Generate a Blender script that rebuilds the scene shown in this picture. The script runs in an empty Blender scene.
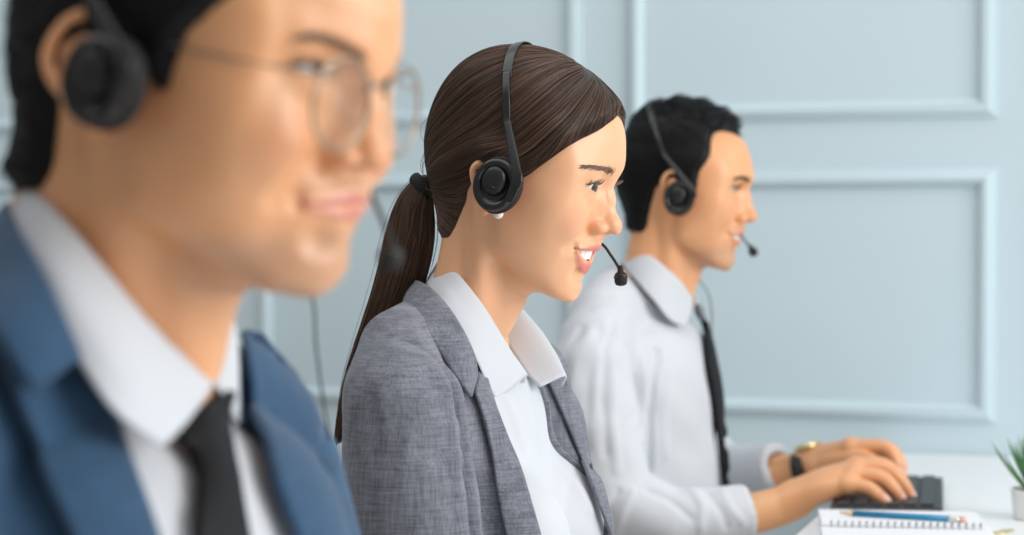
import bpy, bmesh, math, random
import numpy as np
from mathutils import Vector, Matrix
from mathutils.bvhtree import BVHTree

# ---------------------------------------------------------------- camera, sky, lights, exposure
SC = bpy.context.scene
COL = SC.collection
F_PX, AZ, PITCH = 1953.0, math.radians(18.0), math.radians(1.04)
CAM = np.array([0.0, 0.0, 1.10])
_f0 = np.array([-math.sin(AZ), math.cos(AZ), 0.0])
RIGHT = np.array([math.cos(AZ), math.sin(AZ), 0.0])
FWD = _f0 * math.cos(PITCH) - np.array([0, 0, 1.0]) * math.sin(PITCH)
UP = _f0 * math.sin(PITCH) + np.array([0, 0, 1.0]) * math.cos(PITCH)
cam_data = bpy.data.cameras.new('camera'); cam = bpy.data.objects.new('camera', cam_data); COL.objects.link(cam)
SC.camera = cam
cam.location = CAM
cam.rotation_euler = (math.pi / 2 - PITCH, 0, AZ)
cam_data.sensor_width = 36.0; cam_data.lens = F_PX / 1024.0 * 36.0
cam_data.clip_start = 0.05; cam_data.clip_end = 60
cam_data.dof.use_dof = True; cam_data.dof.focus_distance = 1.745; cam_data.dof.aperture_fstop = cam_data.lens / 15.0
world = bpy.data.worlds.new('world'); SC.world = world; world.use_nodes = True
world.node_tree.nodes['Background'].inputs[0].default_value = (1.0, 0.985, 0.965, 1)
world.node_tree.nodes['Background'].inputs[1].default_value = 0.31
def area(name, loc, target, sx, sy, power, color=(1, 1, 1)):
    l = bpy.data.lights.new(name, 'AREA'); l.shape = 'RECTANGLE'; l.size = sx; l.size_y = sy; l.energy = power; l.color = color
    o = bpy.data.objects.new(name, l); COL.objects.link(o); o.location = loc
    o.rotation_euler = (Vector(target) - Vector(loc)).to_track_quat('-Z', 'Y').to_euler()
    return o
area('window_daylight', (2.7, 1.25, 2.0), (-0.5, 1.5, 1.0), 2.6, 2.4, 112, (1.0, 0.995, 0.985))
area('overhead_fill', (-0.9, 1.5, 2.9), (-0.9, 1.75, 0.0), 3.0, 2.4, 34, (1.0, 0.995, 0.985))  # unseen soft fill from above, added to even the wall and brighten shoulders
SC.view_settings.view_transform = 'Standard'; SC.view_settings.look = 'None'
SC.view_settings.exposure = 0.0; SC.view_settings.gamma = 1.0; SC.view_settings.use_curve_mapping = False
SC.cycles.use_denoising = True
SC.cycles.max_bounces = 8; SC.cycles.transparent_max_bounces = 12

def ray(u, v):
    return FWD + (u - 512.0) / F_PX * RIGHT + (267.5 - v) / F_PX * UP
def at_y(u, v, Y):
    """Point of the sight line through (u, v) on the plane y = Y."""
    R = ray(u, v); return CAM + R * ((Y - CAM[1]) / R[1])
def at_z(u, v, Z):
    R = ray(u, v); return CAM + R * ((Z - CAM[2]) / R[2])
def at_plane(u, v, p, n):
    R = ray(u, v); return CAM + R * (((np.asarray(p) - CAM) @ n) / (R @ n))
def project(P):
    V = np.asarray(P, float) - CAM; d = V @ FWD
    return np.stack([512 + F_PX * (V @ RIGHT) / d, 267.5 - F_PX * (V @ UP) / d], -1)
# ---------------------------------------------------------------- implicit-surface modelling
class Field:
    """A signed distance field on a rectilinear grid; shapes are blended in and carved out of it."""
    def __init__(s, xs, ys, zs):
        s.ax = [np.asarray(v, np.float32) for v in (xs, ys, zs)]
        s.d = np.full([len(v) for v in s.ax], 0.05, np.float32)
    def sub(s, lo, hi):
        sl = []
        for v, l, h in zip(s.ax, lo, hi):
            a = max(int(np.searchsorted(v, l)) - 1, 0); b = min(int(np.searchsorted(v, h)) + 1, len(v))
            if b <= a: return None
            sl.append(slice(a, b))
        return tuple(sl)
    def put(s, fn, lo, hi, k=0.0, op='add', pad=None):
        pad = (k + 0.012) if pad is None else pad
        sl = s.sub([l - pad for l in lo], [h + pad for h in hi])
        if sl is None: return
        X = s.ax[0][sl[0]][:, None, None]; Y = s.ax[1][sl[1]][None, :, None]; Z = s.ax[2][sl[2]][None, None, :]
        e = fn(X, Y, Z).astype(np.float32)
        d = s.d[sl]
        if op == 'add':
            r = np.minimum(d, e)
            if k > 0:
                h = np.maximum(k - np.abs(d - e), 0) / k; r = r - h * h * (k * 0.25)
        else:
            e = -e; r = np.maximum(d, e)
            if k > 0:
                h = np.maximum(k - np.abs(d - e), 0) / k; r = r + h * h * (k * 0.25)
        s.d[sl] = r
    def mesh(s):
        return surface_nets(s.d, s.ax)

def f_ell(c, r, R=None):
    c = np.asarray(c, float); r = np.asarray(r, float)
    def fn(X, Y, Z):
        p = [X - c[0], Y - c[1], Z - c[2]]
        if R is not None:
            p = [R[0][i] * p[0] + R[1][i] * p[1] + R[2][i] * p[2] for i in range(3)]
        q = [p[i] / r[i] for i in range(3)]
        k0 = np.sqrt(q[0] ** 2 + q[1] ** 2 + q[2] ** 2)
        k1 = np.sqrt((q[0] / r[0]) ** 2 + (q[1] / r[1]) ** 2 + (q[2] / r[2]) ** 2)
        return k0 * (k0 - 1.0) / np.maximum(k1, 1e-6)
    m = max(r) if R is not None else None
    return fn, (c - (m or r), c + (m or r))
def f_cap(a, b, ra, rb, sq=(1, 1, 1)):
    a = np.asarray(a, float); b = np.asarray(b, float); sq = np.asarray(sq, float)
    ba = (b - a) / sq; L = float(ba @ ba) + 1e-12
    def fn(X, Y, Z):
        px = (X - a[0]) / sq[0]; py = (Y - a[1]) / sq[1]; pz = (Z - a[2]) / sq[2]
        h = np.clip((px * ba[0] + py * ba[1] + pz * ba[2]) / L, 0, 1)
        return (np.sqrt((px - h * ba[0]) ** 2 + (py - h * ba[1]) ** 2 + (pz - h * ba[2]) ** 2) - (ra + (rb - ra) * h)) * min(sq)
    m = max(ra, rb) * max(sq)
    return fn, (np.minimum(a, b) - m, np.maximum(a, b) + m)
def add_ell(F, c, r, k=0.0, R=None, op='add'):
    fn, (lo, hi) = f_ell(c, r, R); F.put(fn, lo, hi, k, op)
def add_cap(F, a, b, ra, rb, k=0.0, op='add', sq=(1, 1, 1)):
    fn, (lo, hi) = f_cap(a, b, ra, rb, sq); F.put(fn, lo, hi, k, op)
def add_chain(F, pts, rad, k=0.0, op='add'):
    """A tapered tube through the points, blended into the field as one shape."""
    fs = [f_cap(pts[i], pts[i + 1], rad[i], rad[i + 1])[0] for i in range(len(pts) - 1)]
    P = np.asarray(pts, float); m = max(rad)
    def fn(X, Y, Z):
        d = fs[0](X, Y, Z)
        for f in fs[1:]: d = np.minimum(d, f(X, Y, Z))
        return d
    F.put(fn, P.min(0) - m, P.max(0) + m, k, op)
def chain_dist(P, pts, rad):
    """Distance from points P (n,3) to a tapered chain."""
    d = np.full(len(P), 9.0)
    for i in range(len(pts) - 1):
        a = np.asarray(pts[i], float); ba = np.asarray(pts[i + 1], float) - a
        h = np.clip(((P - a) @ ba) / (ba @ ba + 1e-12), 0, 1)
        d = np.minimum(d, np.linalg.norm(P - a - h[:, None] * ba, axis=1) - (rad[i] + (rad[i + 1] - rad[i]) * h))
    return d
def spline(pts, n):
    """Catmull-Rom through the points (any dimension), n samples."""
    P = np.asarray(pts, float)
    if len(P) == 2: return P[0] + (P[1] - P[0]) * np.linspace(0, 1, n)[:, None]
    Q = np.vstack([2 * P[0] - P[1], P, 2 * P[-1] - P[-2]])
    L = np.concatenate([[0], np.cumsum(np.linalg.norm(np.diff(P[:, :3], axis=0), axis=1))])
    t = np.interp(np.linspace(0, L[-1], n), L, np.arange(len(P)))
    i = np.minimum(t.astype(int), len(P) - 2); u = (t - i)[:, None]
    a, b, c, d = Q[i], Q[i + 1], Q[i + 2], Q[i + 3]
    return 0.5 * (2 * b + (c - a) * u + (2 * a - 5 * b + 4 * c - d) * u ** 2 + (3 * b - a - 3 * c + d) * u ** 3)

def surface_nets(d, ax):
    nx, ny, nz = d.shape
    s = d < 0
    c8 = [(i, j, k) for i in (0, 1) for j in (0, 1) for k in (0, 1)]
    cnt = np.zeros((nx - 1, ny - 1, nz - 1), np.uint8)
    for i, j, k in c8: cnt += s[i:nx - 1 + i, j:ny - 1 + j, k:nz - 1 + k]
    act = (cnt > 0) & (cnt < 8)
    I, J, K = np.nonzero(act)
    n = len(I)
    idx = np.full(act.shape, -1, np.int32); idx[I, J, K] = np.arange(n)
    acc = np.zeros((n, 3)); w = np.zeros(n)
    V = {c: d[I + c[0], J + c[1], K + c[2]].astype(float) for c in c8}
    for c in c8:
        for a in range(3):
            if c[a] == 0:
                e = list(c); e[a] = 1; e = tuple(e)
                v0, v1 = V[c], V[e]
                m = (v0 < 0) != (v1 < 0)
                t = np.where(m, v0 / np.where(m, v0 - v1, 1), 0)
                p = np.array(c, float)[None, :].repeat(n, 0); p[:, a] = t
                acc += p * m[:, None]; w += m
    f = acc / w[:, None]
    base = np.stack([I, J, K], 1)
    P = np.empty((n, 3))
    for a in range(3):
        v = ax[a].astype(float); P[:, a] = v[base[:, a]] + f[:, a] * (v[base[:, a] + 1] - v[base[:, a]])
    quads = []
    for a in range(3):
        b, c = [(1, 2), (2, 0), (0, 1)][a]
        sl0 = [slice(1, -1)] * 3; sl1 = [slice(1, -1)] * 3
        sl0[a] = slice(0, -1); sl1[a] = slice(1, None)
        s0, s1 = s[tuple(sl0)], s[tuple(sl1)]
        for flip, m in ((False, s0 & ~s1), (True, ~s0 & s1)):
            g = np.stack(np.nonzero(m), 1)
            if not len(g): continue
            g[:, b] += 1; g[:, c] += 1
            def cell(db, dc):
                h = g.copy(); h[:, b] += db; h[:, c] += dc
                return idx[h[:, 0], h[:, 1], h[:, 2]]
            q = np.stack([cell(-1, -1), cell(0, -1), cell(0, 0), cell(-1, 0)], 1)
            quads.append(q[:, ::-1] if flip else q)
    Q = np.vstack(quads)
    return P, Q[(Q >= 0).all(1)]

def smooth(P, Q, it=2, lam=0.5):
    n = len(P)
    E = np.vstack([Q[:, [0, 1]], Q[:, [1, 2]], Q[:, [2, 3]], Q[:, [3, 0]]])
    for t in range(it):
        for l in (lam, -lam * 1.03):
            acc = np.zeros((n, 3)); w = np.bincount(E[:, 0], minlength=n) + np.bincount(E[:, 1], minlength=n)
            for a in range(3):
                acc[:, a] = np.bincount(E[:, 0], P[E[:, 1], a], n) + np.bincount(E[:, 1], P[E[:, 0], a], n)
            P = P + l * (acc / np.maximum(w, 1)[:, None] - P)
    return P

def make_mesh(name, P, Q, mat=None, parent=None, attrs=None, shade=True):
    me = bpy.data.meshes.new(name)
    P = np.asarray(P, np.float32)
    if isinstance(Q, np.ndarray):
        m = Q.shape[1]
        me.vertices.add(len(P)); me.vertices.foreach_set('co', P.ravel())
        me.loops.add(Q.size); me.loops.foreach_set('vertex_index', Q.astype(np.int32).ravel())
        me.polygons.add(len(Q)); me.polygons.foreach_set('loop_start', np.arange(0, Q.size, m, dtype=np.int32))
        me.update(calc_edges=True)
    else:
        me.from_pydata([tuple(map(float, p)) for p in P], [], [tuple(map(int, q)) for q in Q])
    me.validate()
    if shade: me.polygons.foreach_set('use_smooth', np.ones(len(me.polygons), bool))
    for k, v in (attrs or {}).items():
        a = me.attributes.new(k, 'FLOAT', 'POINT'); a.data.foreach_set('value', np.asarray(v, np.float32))
    me.update()
    o = bpy.data.objects.new(name, me)
    bpy.context.scene.collection.objects.link(o)
    if mat is not None: me.materials.append(mat)
    if parent is not None: o.parent = parent
    return o

def rbf_warp(src, dst):
    """Thin-plate style displacement that carries src points to dst points; returns a function on (n,3)."""
    src = np.asarray(src, float); dst = np.asarray(dst, float)
    n = len(src)
    K = np.linalg.norm(src[:, None] - src[None], axis=2)
    A = np.zeros((n + 4, n + 4)); A[:n, :n] = K; A[:n, n] = 1; A[:n, n + 1:] = src; A[n:, :n] = A[:n, n:].T
    A[:n, :n] += np.eye(n) * 1e-5
    W = np.linalg.solve(A, np.vstack([dst - src, np.zeros((4, 3))]))
    def fn(P):
        P = np.asarray(P, float); out = P.copy()
        for i in range(0, len(P), 40000):
            p = P[i:i + 40000]
            k = np.linalg.norm(p[:, None] - src[None], axis=2)
            out[i:i + 40000] += k @ W[:n] + W[n] + p @ W[n + 1:]
        return out
    return fn
# ---------------------------------------------------------------- materials
def lin(r, g, b):
    f = lambda c: c / 12.92 if c <= 0.04045 else ((c + 0.055) / 1.055) ** 2.4
    return (f(r / 255), f(g / 255), f(b / 255), 1.0)
def mat(name, color, rough=0.5, metal=0.0, spec=0.5, bump=None, vary=None, **kw):
    """Principled material; bump = (scale, strength, distance) of noise, vary = (scale, amount) of colour noise."""
    m = bpy.data.materials.new(name); m.use_nodes = True
    nt = m.node_tree; b = nt.nodes['Principled BSDF']
    b.inputs['Base Color'].default_value = color
    b.inputs['Roughness'].default_value = rough; b.inputs['Metallic'].default_value = metal
    b.inputs['Specular IOR Level'].default_value = spec
    for k, v in kw.items(): b.inputs[k.replace('_', ' ')].default_value = v
    tc = nt.nodes.new('ShaderNodeTexCoord')
    if vary:
        n = nt.nodes.new('ShaderNodeTexNoise'); n.inputs['Scale'].default_value = vary[0]; n.inputs['Detail'].default_value = 4
        nt.links.new(tc.outputs['Object'], n.inputs['Vector'])
        mp = nt.nodes.new('ShaderNodeMapRange'); mp.inputs[1].default_value = 0.3; mp.inputs[2].default_value = 0.7
        mp.inputs[3].default_value = 1 - vary[1]; mp.inputs[4].default_value = 1 + vary[1]
        nt.links.new(n.outputs['Fac'], mp.inputs[0])
        h = nt.nodes.new('ShaderNodeHueSaturation'); h.inputs['Color'].default_value = color
        nt.links.new(mp.outputs[0], h.inputs['Value']); nt.links.new(h.outputs[0], b.inputs['Base Color'])
    if bump:
        n = nt.nodes.new('ShaderNodeTexNoise'); n.inputs['Scale'].default_value = bump[0]; n.inputs['Detail'].default_value = 5
        nt.links.new(tc.outputs['Object'], n.inputs['Vector'])
        bp = nt.nodes.new('ShaderNodeBump'); bp.inputs['Strength'].default_value = bump[1]; bp.inputs['Distance'].default_value = bump[2]
        nt.links.new(n.outputs['Fac'], bp.inputs['Height']); nt.links.new(bp.outputs[0], b.inputs['Normal'])
    return m
def math_node(nt, op, a, b=None, clamp=False):
    n = nt.nodes.new('ShaderNodeMath'); n.operation = op; n.use_clamp = clamp
    for i, v in enumerate((a, b)):
        if v is None: continue
        if isinstance(v, (int, float)): n.inputs[i].default_value = v
        else: nt.links.new(v, n.inputs[i])
    return n.outputs[0]
def skin_mat(name, base, lip, flush, stubble=None, nail=(0.80, 0.52, 0.44, 1)):
    """Skin with lip, flush (warmer blood under ears, nose, cheeks) and beard-shade areas given per vertex."""
    m = bpy.data.materials.new(name); m.use_nodes = True
    nt = m.node_tree; b = nt.nodes['Principled BSDF']
    b.inputs['Roughness'].default_value = 0.48; b.inputs['Specular IOR Level'].default_value = 0.8
    b.inputs['Subsurface Weight'].default_value = 0.28; b.inputs['Subsurface Radius'].default_value = (1.0, 0.36, 0.2)
    b.inputs['Subsurface Scale'].default_value = 0.008
    tc = nt.nodes.new('ShaderNodeTexCoord')
    n = nt.nodes.new('ShaderNodeTexNoise'); n.inputs['Scale'].default_value = 45; n.inputs['Detail'].default_value = 3
    nt.links.new(tc.outputs['Object'], n.inputs['Vector'])
    col = None
    def mix(c0, c1, fac):
        x = nt.nodes.new('ShaderNodeMix'); x.data_type = 'RGBA'
        nt.links.new(fac, x.inputs[0])
        for sock, c in ((6, c0), (7, c1)):
            if isinstance(c, tuple): x.inputs[sock].default_value = c
            else: nt.links.new(c, x.inputs[sock])
        return x.outputs[2]
    def attr(nm):
        a = nt.nodes.new('ShaderNodeAttribute'); a.attribute_name = nm; return a.outputs['Fac']
    col = mix(tuple(c * 0.96 for c in base[:3]) + (1,), base, n.outputs['Fac'])
    col = mix(col, flush, attr('flush'))
    if stubble: col = mix(col, stubble, attr('stubble'))
    col = mix(col, nail, attr('nail'))
    col = mix(col, lip, attr('lip'))
    nt.links.new(col, b.inputs['Base Color'])
    n2 = nt.nodes.new('ShaderNodeTexNoise'); n2.inputs['Scale'].default_value = 900; n2.inputs['Detail'].default_value = 2
    nt.links.new(tc.outputs['Object'], n2.inputs['Vector'])
    bp = nt.nodes.new('ShaderNodeBump'); bp.inputs['Strength'].default_value = 0.08; bp.inputs['Distance'].default_value = 0.0006
    nt.links.new(n2.outputs['Fac'], bp.inputs['Height']); nt.links.new(bp.outputs[0], b.inputs['Normal'])
    r = nt.nodes.new('ShaderNodeMapRange'); nt.links.new(attr('lip'), r.inputs[0]); r.inputs[3].default_value = 0.44; r.inputs[4].default_value = 0.30
    nt.links.new(r.outputs[0], b.inputs['Roughness'])
    return m
def eye_mat(name, iris):
    """White, iris and pupil by the angle from the eye's own +x axis."""
    m = bpy.data.materials.new(name); m.use_nodes = True
    nt = m.node_tree; b = nt.nodes['Principled BSDF']
    b.inputs['Roughness'].default_value = 0.12; b.inputs['Coat Weight'].default_value = 0.6; b.inputs['Coat Roughness'].default_value = 0.03
    tc = nt.nodes.new('ShaderNodeTexCoord'); sp = nt.nodes.new('ShaderNodeSeparateXYZ'); nt.links.new(tc.outputs['Object'], sp.inputs[0])
    r = math_node(nt, 'SQRT', math_node(nt, 'ADD', math_node(nt, 'POWER', sp.outputs['Y'], 2.0), math_node(nt, 'POWER', sp.outputs['Z'], 2.0)))
    cr = nt.nodes.new('ShaderNodeValToRGB'); nt.links.new(math_node(nt, 'MULTIPLY', r, 80.0), cr.inputs[0])
    e = cr.color_ramp.elements
    e[0].position = 0.0; e[0].color = (0.004, 0.003, 0.003, 1); e[1].position = 1.0; e[1].color = (0.80, 0.78, 0.76, 1)
    for p, c in ((0.19, (0.004, 0.003, 0.003, 1)), (0.23, iris), (0.42, tuple(0.7 * v for v in iris[:3]) + (1,)), (0.49, (0.02, 0.014, 0.012, 1)), (0.55, (0.74, 0.72, 0.70, 1))):
        x = cr.color_ramp.elements.new(p); x.color = c
    nt.links.new(cr.outputs[0], b.inputs['Base Color'])
    return m
def hair_mat(name, dark, light, rough=0.38, spec=0.45):
    m = bpy.data.materials.new(name); m.use_nodes = True
    nt = m.node_tree; b = nt.nodes['Principled BSDF']
    hi = nt.nodes.new('ShaderNodeHairInfo')
    x = nt.nodes.new('ShaderNodeMix'); x.data_type = 'RGBA'; nt.links.new(hi.outputs['Random'], x.inputs[0])
    x.inputs[6].default_value = dark; x.inputs[7].default_value = light
    nt.links.new(x.outputs[2], b.inputs['Base Color'])
    b.inputs['Roughness'].default_value = rough; b.inputs['Specular IOR Level'].default_value = spec
    b.inputs['Anisotropic'].default_value = 0.5
    return m
def weave_mat(name, c0, c1, scale=900, slub=0.6, rough=0.85, heather=0.5):
    """Woven cloth: fine crossing threads with uneven slubs, following the object's own axes."""
    m = bpy.data.materials.new(name); m.use_nodes = True
    nt = m.node_tree; b = nt.nodes['Principled BSDF']
    b.inputs['Roughness'].default_value = rough; b.inputs['Specular IOR Level'].default_value = 0.2
    b.inputs['Sheen Weight'].default_value = 0.15
    tc = nt.nodes.new('ShaderNodeTexCoord')
    def noise(sc, vec_scale, detail=2):
        mp = nt.nodes.new('ShaderNodeMapping'); mp.inputs['Scale'].default_value = vec_scale
        nt.links.new(tc.outputs['Object'], mp.inputs['Vector'])
        n = nt.nodes.new('ShaderNodeTexNoise'); n.inputs['Scale'].default_value = sc; n.inputs['Detail'].default_value = detail
        nt.links.new(mp.outputs[0], n.inputs['Vector']); return n.outputs['Fac']
    warp = noise(scale, (1.0, 1.0, 0.055)); weft = noise(scale, (0.07, 0.07, 1.0))
    f = math_node(nt, 'ADD', math_node(nt, 'MULTIPLY', warp, 0.5), math_node(nt, 'MULTIPLY', weft, 0.5))
    big = noise(scale * 0.12, (1, 1, 0.25)); 
    f = math_node(nt, 'ADD', math_node(nt, 'MULTIPLY', f, 1 - heather * 0.3), math_node(nt, 'MULTIPLY', big, heather * 0.3))
    r = nt.nodes.new('ShaderNodeMapRange'); nt.links.new(f, r.inputs[0])
    r.inputs[1].default_value = 0.5 - 0.19 / slub; r.inputs[2].default_value = 0.5 + 0.19 / slub
    x = nt.nodes.new('ShaderNodeMix'); x.data_type = 'RGBA'; nt.links.new(r.outputs[0], x.inputs[0])
    x.inputs[6].default_value = c0; x.inputs[7].default_value = c1
    nt.links.new(x.outputs[2], b.inputs['Base Color'])
    bp = nt.nodes.new('ShaderNodeBump'); bp.inputs['Strength'].default_value = 0.25; bp.inputs['Distance'].default_value = 0.0006
    nt.links.new(f, bp.inputs['Height']); nt.links.new(bp.outputs[0], b.inputs['Normal'])
    return m
M = {}
M['wall'] = mat('pale_blue_wall_paint', lin(199, 218, 226), 0.6, bump=(60, 0.05, 0.002), vary=(3, 0.015))
M['floor'] = mat('light_floor', lin(196, 192, 186), 0.5, vary=(6, 0.04))
M['desk'] = mat('white_desk_laminate', lin(238, 240, 242), 0.35, vary=(4, 0.01))
M['black'] = mat('black_plastic', (0.012, 0.013, 0.015, 1), 0.36)
M['satin'] = mat('satin_charcoal_plastic', (0.014, 0.015, 0.016, 1), 0.2)
M['foam'] = mat('black_foam', (0.010, 0.010, 0.011, 1), 0.75, bump=(900, 0.3, 0.001))
M['steel'] = mat('brushed_dark_steel', (0.035, 0.037, 0.04, 1), 0.28, metal=0.4)
M['pearl'] = mat('pearl', lin(245, 238, 226), 0.15, **{'Coat Weight': 0.5})
M['tooth'] = mat('tooth_enamel', lin(250, 246, 240), 0.2, spec=0.5)
M['mouth'] = mat('mouth_inside', (0.18, 0.03, 0.03, 1), 0.5)
M['white_cloth'] = mat('white_shirt_cotton', lin(206, 210, 216), 0.8, spec=0.2, bump=(700, 0.08, 0.0006), **{'Sheen Weight': 0.1})
# ---------------------------------------------------------------- the room
def prop(o, label=None, cat=None, group=None, kind=None):
    for k, v in (('label', label), ('category', cat), ('group', group), ('kind', kind)):
        if v: o[k] = v
    return o
def empty(name, loc, label, cat, group=None, rot=(0, 0, 0)):
    o = bpy.data.objects.new(name, None); COL.objects.link(o); o.location = loc; o.rotation_euler = rot
    o.empty_display_size = 0.05
    return prop(o, label, cat, group)
def bm_obj(name, bm, m, parent=None, smooth_=False):
    me = bpy.data.meshes.new(name); bm.to_mesh(me); bm.free()
    if smooth_: me.polygons.foreach_set('use_smooth', np.ones(len(me.polygons), bool))
    o = bpy.data.objects.new(name, me); COL.objects.link(o)
    if m: me.materials.append(m)
    if parent: o.parent = parent
    return o
def add_box(bm, lo, hi, bevel=0.0, seg=2, mtx=None):
    r = bmesh.ops.create_cube(bm, size=1.0)
    vs = r['verts']
    lo = Vector(lo); hi = Vector(hi)
    for v in vs: v.co = Vector([(lo[i] + hi[i]) / 2 + v.co[i] * (hi[i] - lo[i]) for i in range(3)])
    if bevel > 0:
        es = list({e for v in vs for e in v.link_edges})
        g = bmesh.ops.bevel(bm, geom=es, offset=bevel, segments=seg, profile=0.5, affect='EDGES')
        vs = list({v for f in g['faces'] for v in f.verts} | {v for v in vs if v.is_valid})
    if mtx is not None:
        for v in vs: v.co = mtx @ v.co
WALL_DIST = 3.3
WALL_Y = float((CAM + _f0 * WALL_DIST)[1])
def wall_x(s): return float((CAM + _f0 * WALL_DIST)[0] + s)
bm = bmesh.new(); add_box(bm, (-6, WALL_Y, 0), (6, WALL_Y + 0.12, 3.0)); prop(bm_obj('wall_back', bm, M['wall']), kind='structure')
bm = bmesh.new(); add_box(bm, (-6, -3, -0.1), (6, WALL_Y + 0.12, 0)); prop(bm_obj('floor', bm, M['floor']), kind='structure')
bm = bmesh.new(); add_box(bm, (-6, WALL_Y - 0.016, 0), (6, WALL_Y, 0.11), 0.004); prop(bm_obj('baseboard_back', bm, M['wall']), kind='structure')
PROFILE = [(0.0, 0.0), (0.0015, 0.004), (0.006, 0.0055), (0.010, 0.0115), (0.016, 0.0135), (0.021, 0.012), (0.025, 0.006), (0.0285, 0.004), (0.030, 0.0)]
def panel_frame(name, x0, x1, z0, z1):
    """A mitred picture-frame moulding standing on the wall; the profile runs from the outer edge inwards."""
    P, Q = [], []
    n = len(PROFILE)
    for cx, cz, sx, sz in ((x0, z0, 1, 1), (x1, z0, -1, 1), (x1, z1, -1, -1), (x0, z1, 1, -1)):
        for w, h in PROFILE: P.append((cx + sx * w, WALL_Y - h, cz + sz * w))
    for c in range(4):
        for i in range(n - 1):
            a = c * n + i; b = ((c + 1) % 4) * n + i
            Q.append((a, b, b + 1, a + 1))
    o = make_mesh(name, P, Q, M['wall'], shade=True)
    o.data.set_sharp_from_angle(angle=math.radians(35))
    return prop(o, kind='structure')
k = 0
for col in range(-5, 7):
    s0 = 0.200 + 0.672 * col
    for z0, z1 in ((0.800, 1.200), (1.279, 2.45), (0.18, 0.70)):
        k += 1
        if -5 <= col <= 4: panel_frame('trim_%d' % k, wall_x(s0), wall_x(s0 + 0.596), z0, z1)
# the long white desk the three sit at, its end against the wall
desk = empty('desk', (0.0, 1.7, 0.0), 'long white desk running under the keyboard and notebook up to the wall', 'desk')
bm = bmesh.new(); add_box(bm, (-0.385, -1.6, 0.725), (0.36, WALL_Y - 1.7 - 0.005, 0.75), 0.003); bm_obj('table_top', bm, M['desk'], desk)
for x in (-0.30, 0.28):
    for y in (-1.5, 1.2):
        bm = bmesh.new(); add_box(bm, (x - 0.025, y - 0.025, 0), (x + 0.025, y + 0.025, 0.725), 0.003); bm_obj('leg', bm, M['desk'], desk)
MM = 0.001
def mm(*p): return np.array(p, float) * MM
LIP_OPEN = dict(
    up=[(0.6, -27, -34.0), (1.0, -20, -33.2), (1.2, -11.5, -31.6), (1.3, -4, -30.4), (1.1, 0, -31.0)], upr=[1.2, 2.4, 3.2, 3.5, 3.2],
    lo=[(0.6, -26.5, -35.6), (0.9, -19, -42.4), (1.5, -10, -47.0), (2.2, 0, -48.6)], lor=[1.2, 3.0, 4.3, 4.9])
LIP_SHUT = dict(
    up=[(0.2, -25, -35.0), (0.6, -17, -35.0), (1.4, -9, -33.8), (2.0, -3.5, -32.4), (1.8, 0, -33.0)], upr=[1.0, 2.3, 3.1, 3.5, 3.2],
    lo=[(0.0, -24, -36.6), (0.5, -15, -39.4), (1.2, -7, -41.2), (1.4, 0, -41.8)], lor=[1.0, 2.9, 4.0, 4.4])
LIP_HALF = dict(
    up=[(0.5, -26, -34.4), (0.9, -18.5, -34.0), (1.3, -10, -32.6), (1.6, -4, -31.2), (1.4, 0, -31.8)], upr=[1.1, 2.3, 3.1, 3.4, 3.1],
    lo=[(0.4, -25.5, -36.0), (0.7, -17, -40.2), (1.0, -8.5, -43.0), (1.1, 0, -43.8)], lor=[1.1, 2.9, 3.9, 4.3])
LIPS = dict(open=LIP_OPEN, half=LIP_HALF, shut=LIP_SHUT)
def mirror(pts):
    return [tuple(p) for p in pts] + [(p[0], -p[1], p[2]) for p in pts[-2::-1]]
def front_x(F, y, z):
    """x of the foremost surface of field F along the line (y, z)."""
    j = int(np.argmin(np.abs(F.ax[1] - y))); k = int(np.argmin(np.abs(F.ax[2] - z)))
    c = F.d[:, j, k]; i = np.nonzero(c < 0)[0].max()
    t = c[i] / (c[i] - c[i + 1])
    return float(F.ax[0][i] + t * (F.ax[0][i + 1] - F.ax[0][i]))
def lips(F, kind):
    """Centre lines and radii of the two lips, laid on the face: the first number is how far the line stands off it, less the radius."""
    L = LIPS[kind]
    sym = lambda r: list(r) + list(r[-2::-1])
    out = []
    for key in ('up', 'lo'):
        pts = [(front_x(F, y * MM, z * MM) / MM + e - 0.72 * r, y, z) for (e, y, z), r in zip(L[key], L[key + 'r'])]
        out += [np.array(mirror(pts)) * MM, np.array(sym(L[key + 'r'])) * MM]
    return out
EYE_C, EYE_R = (63.4, 31.0, 22.0), 14.2

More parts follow.
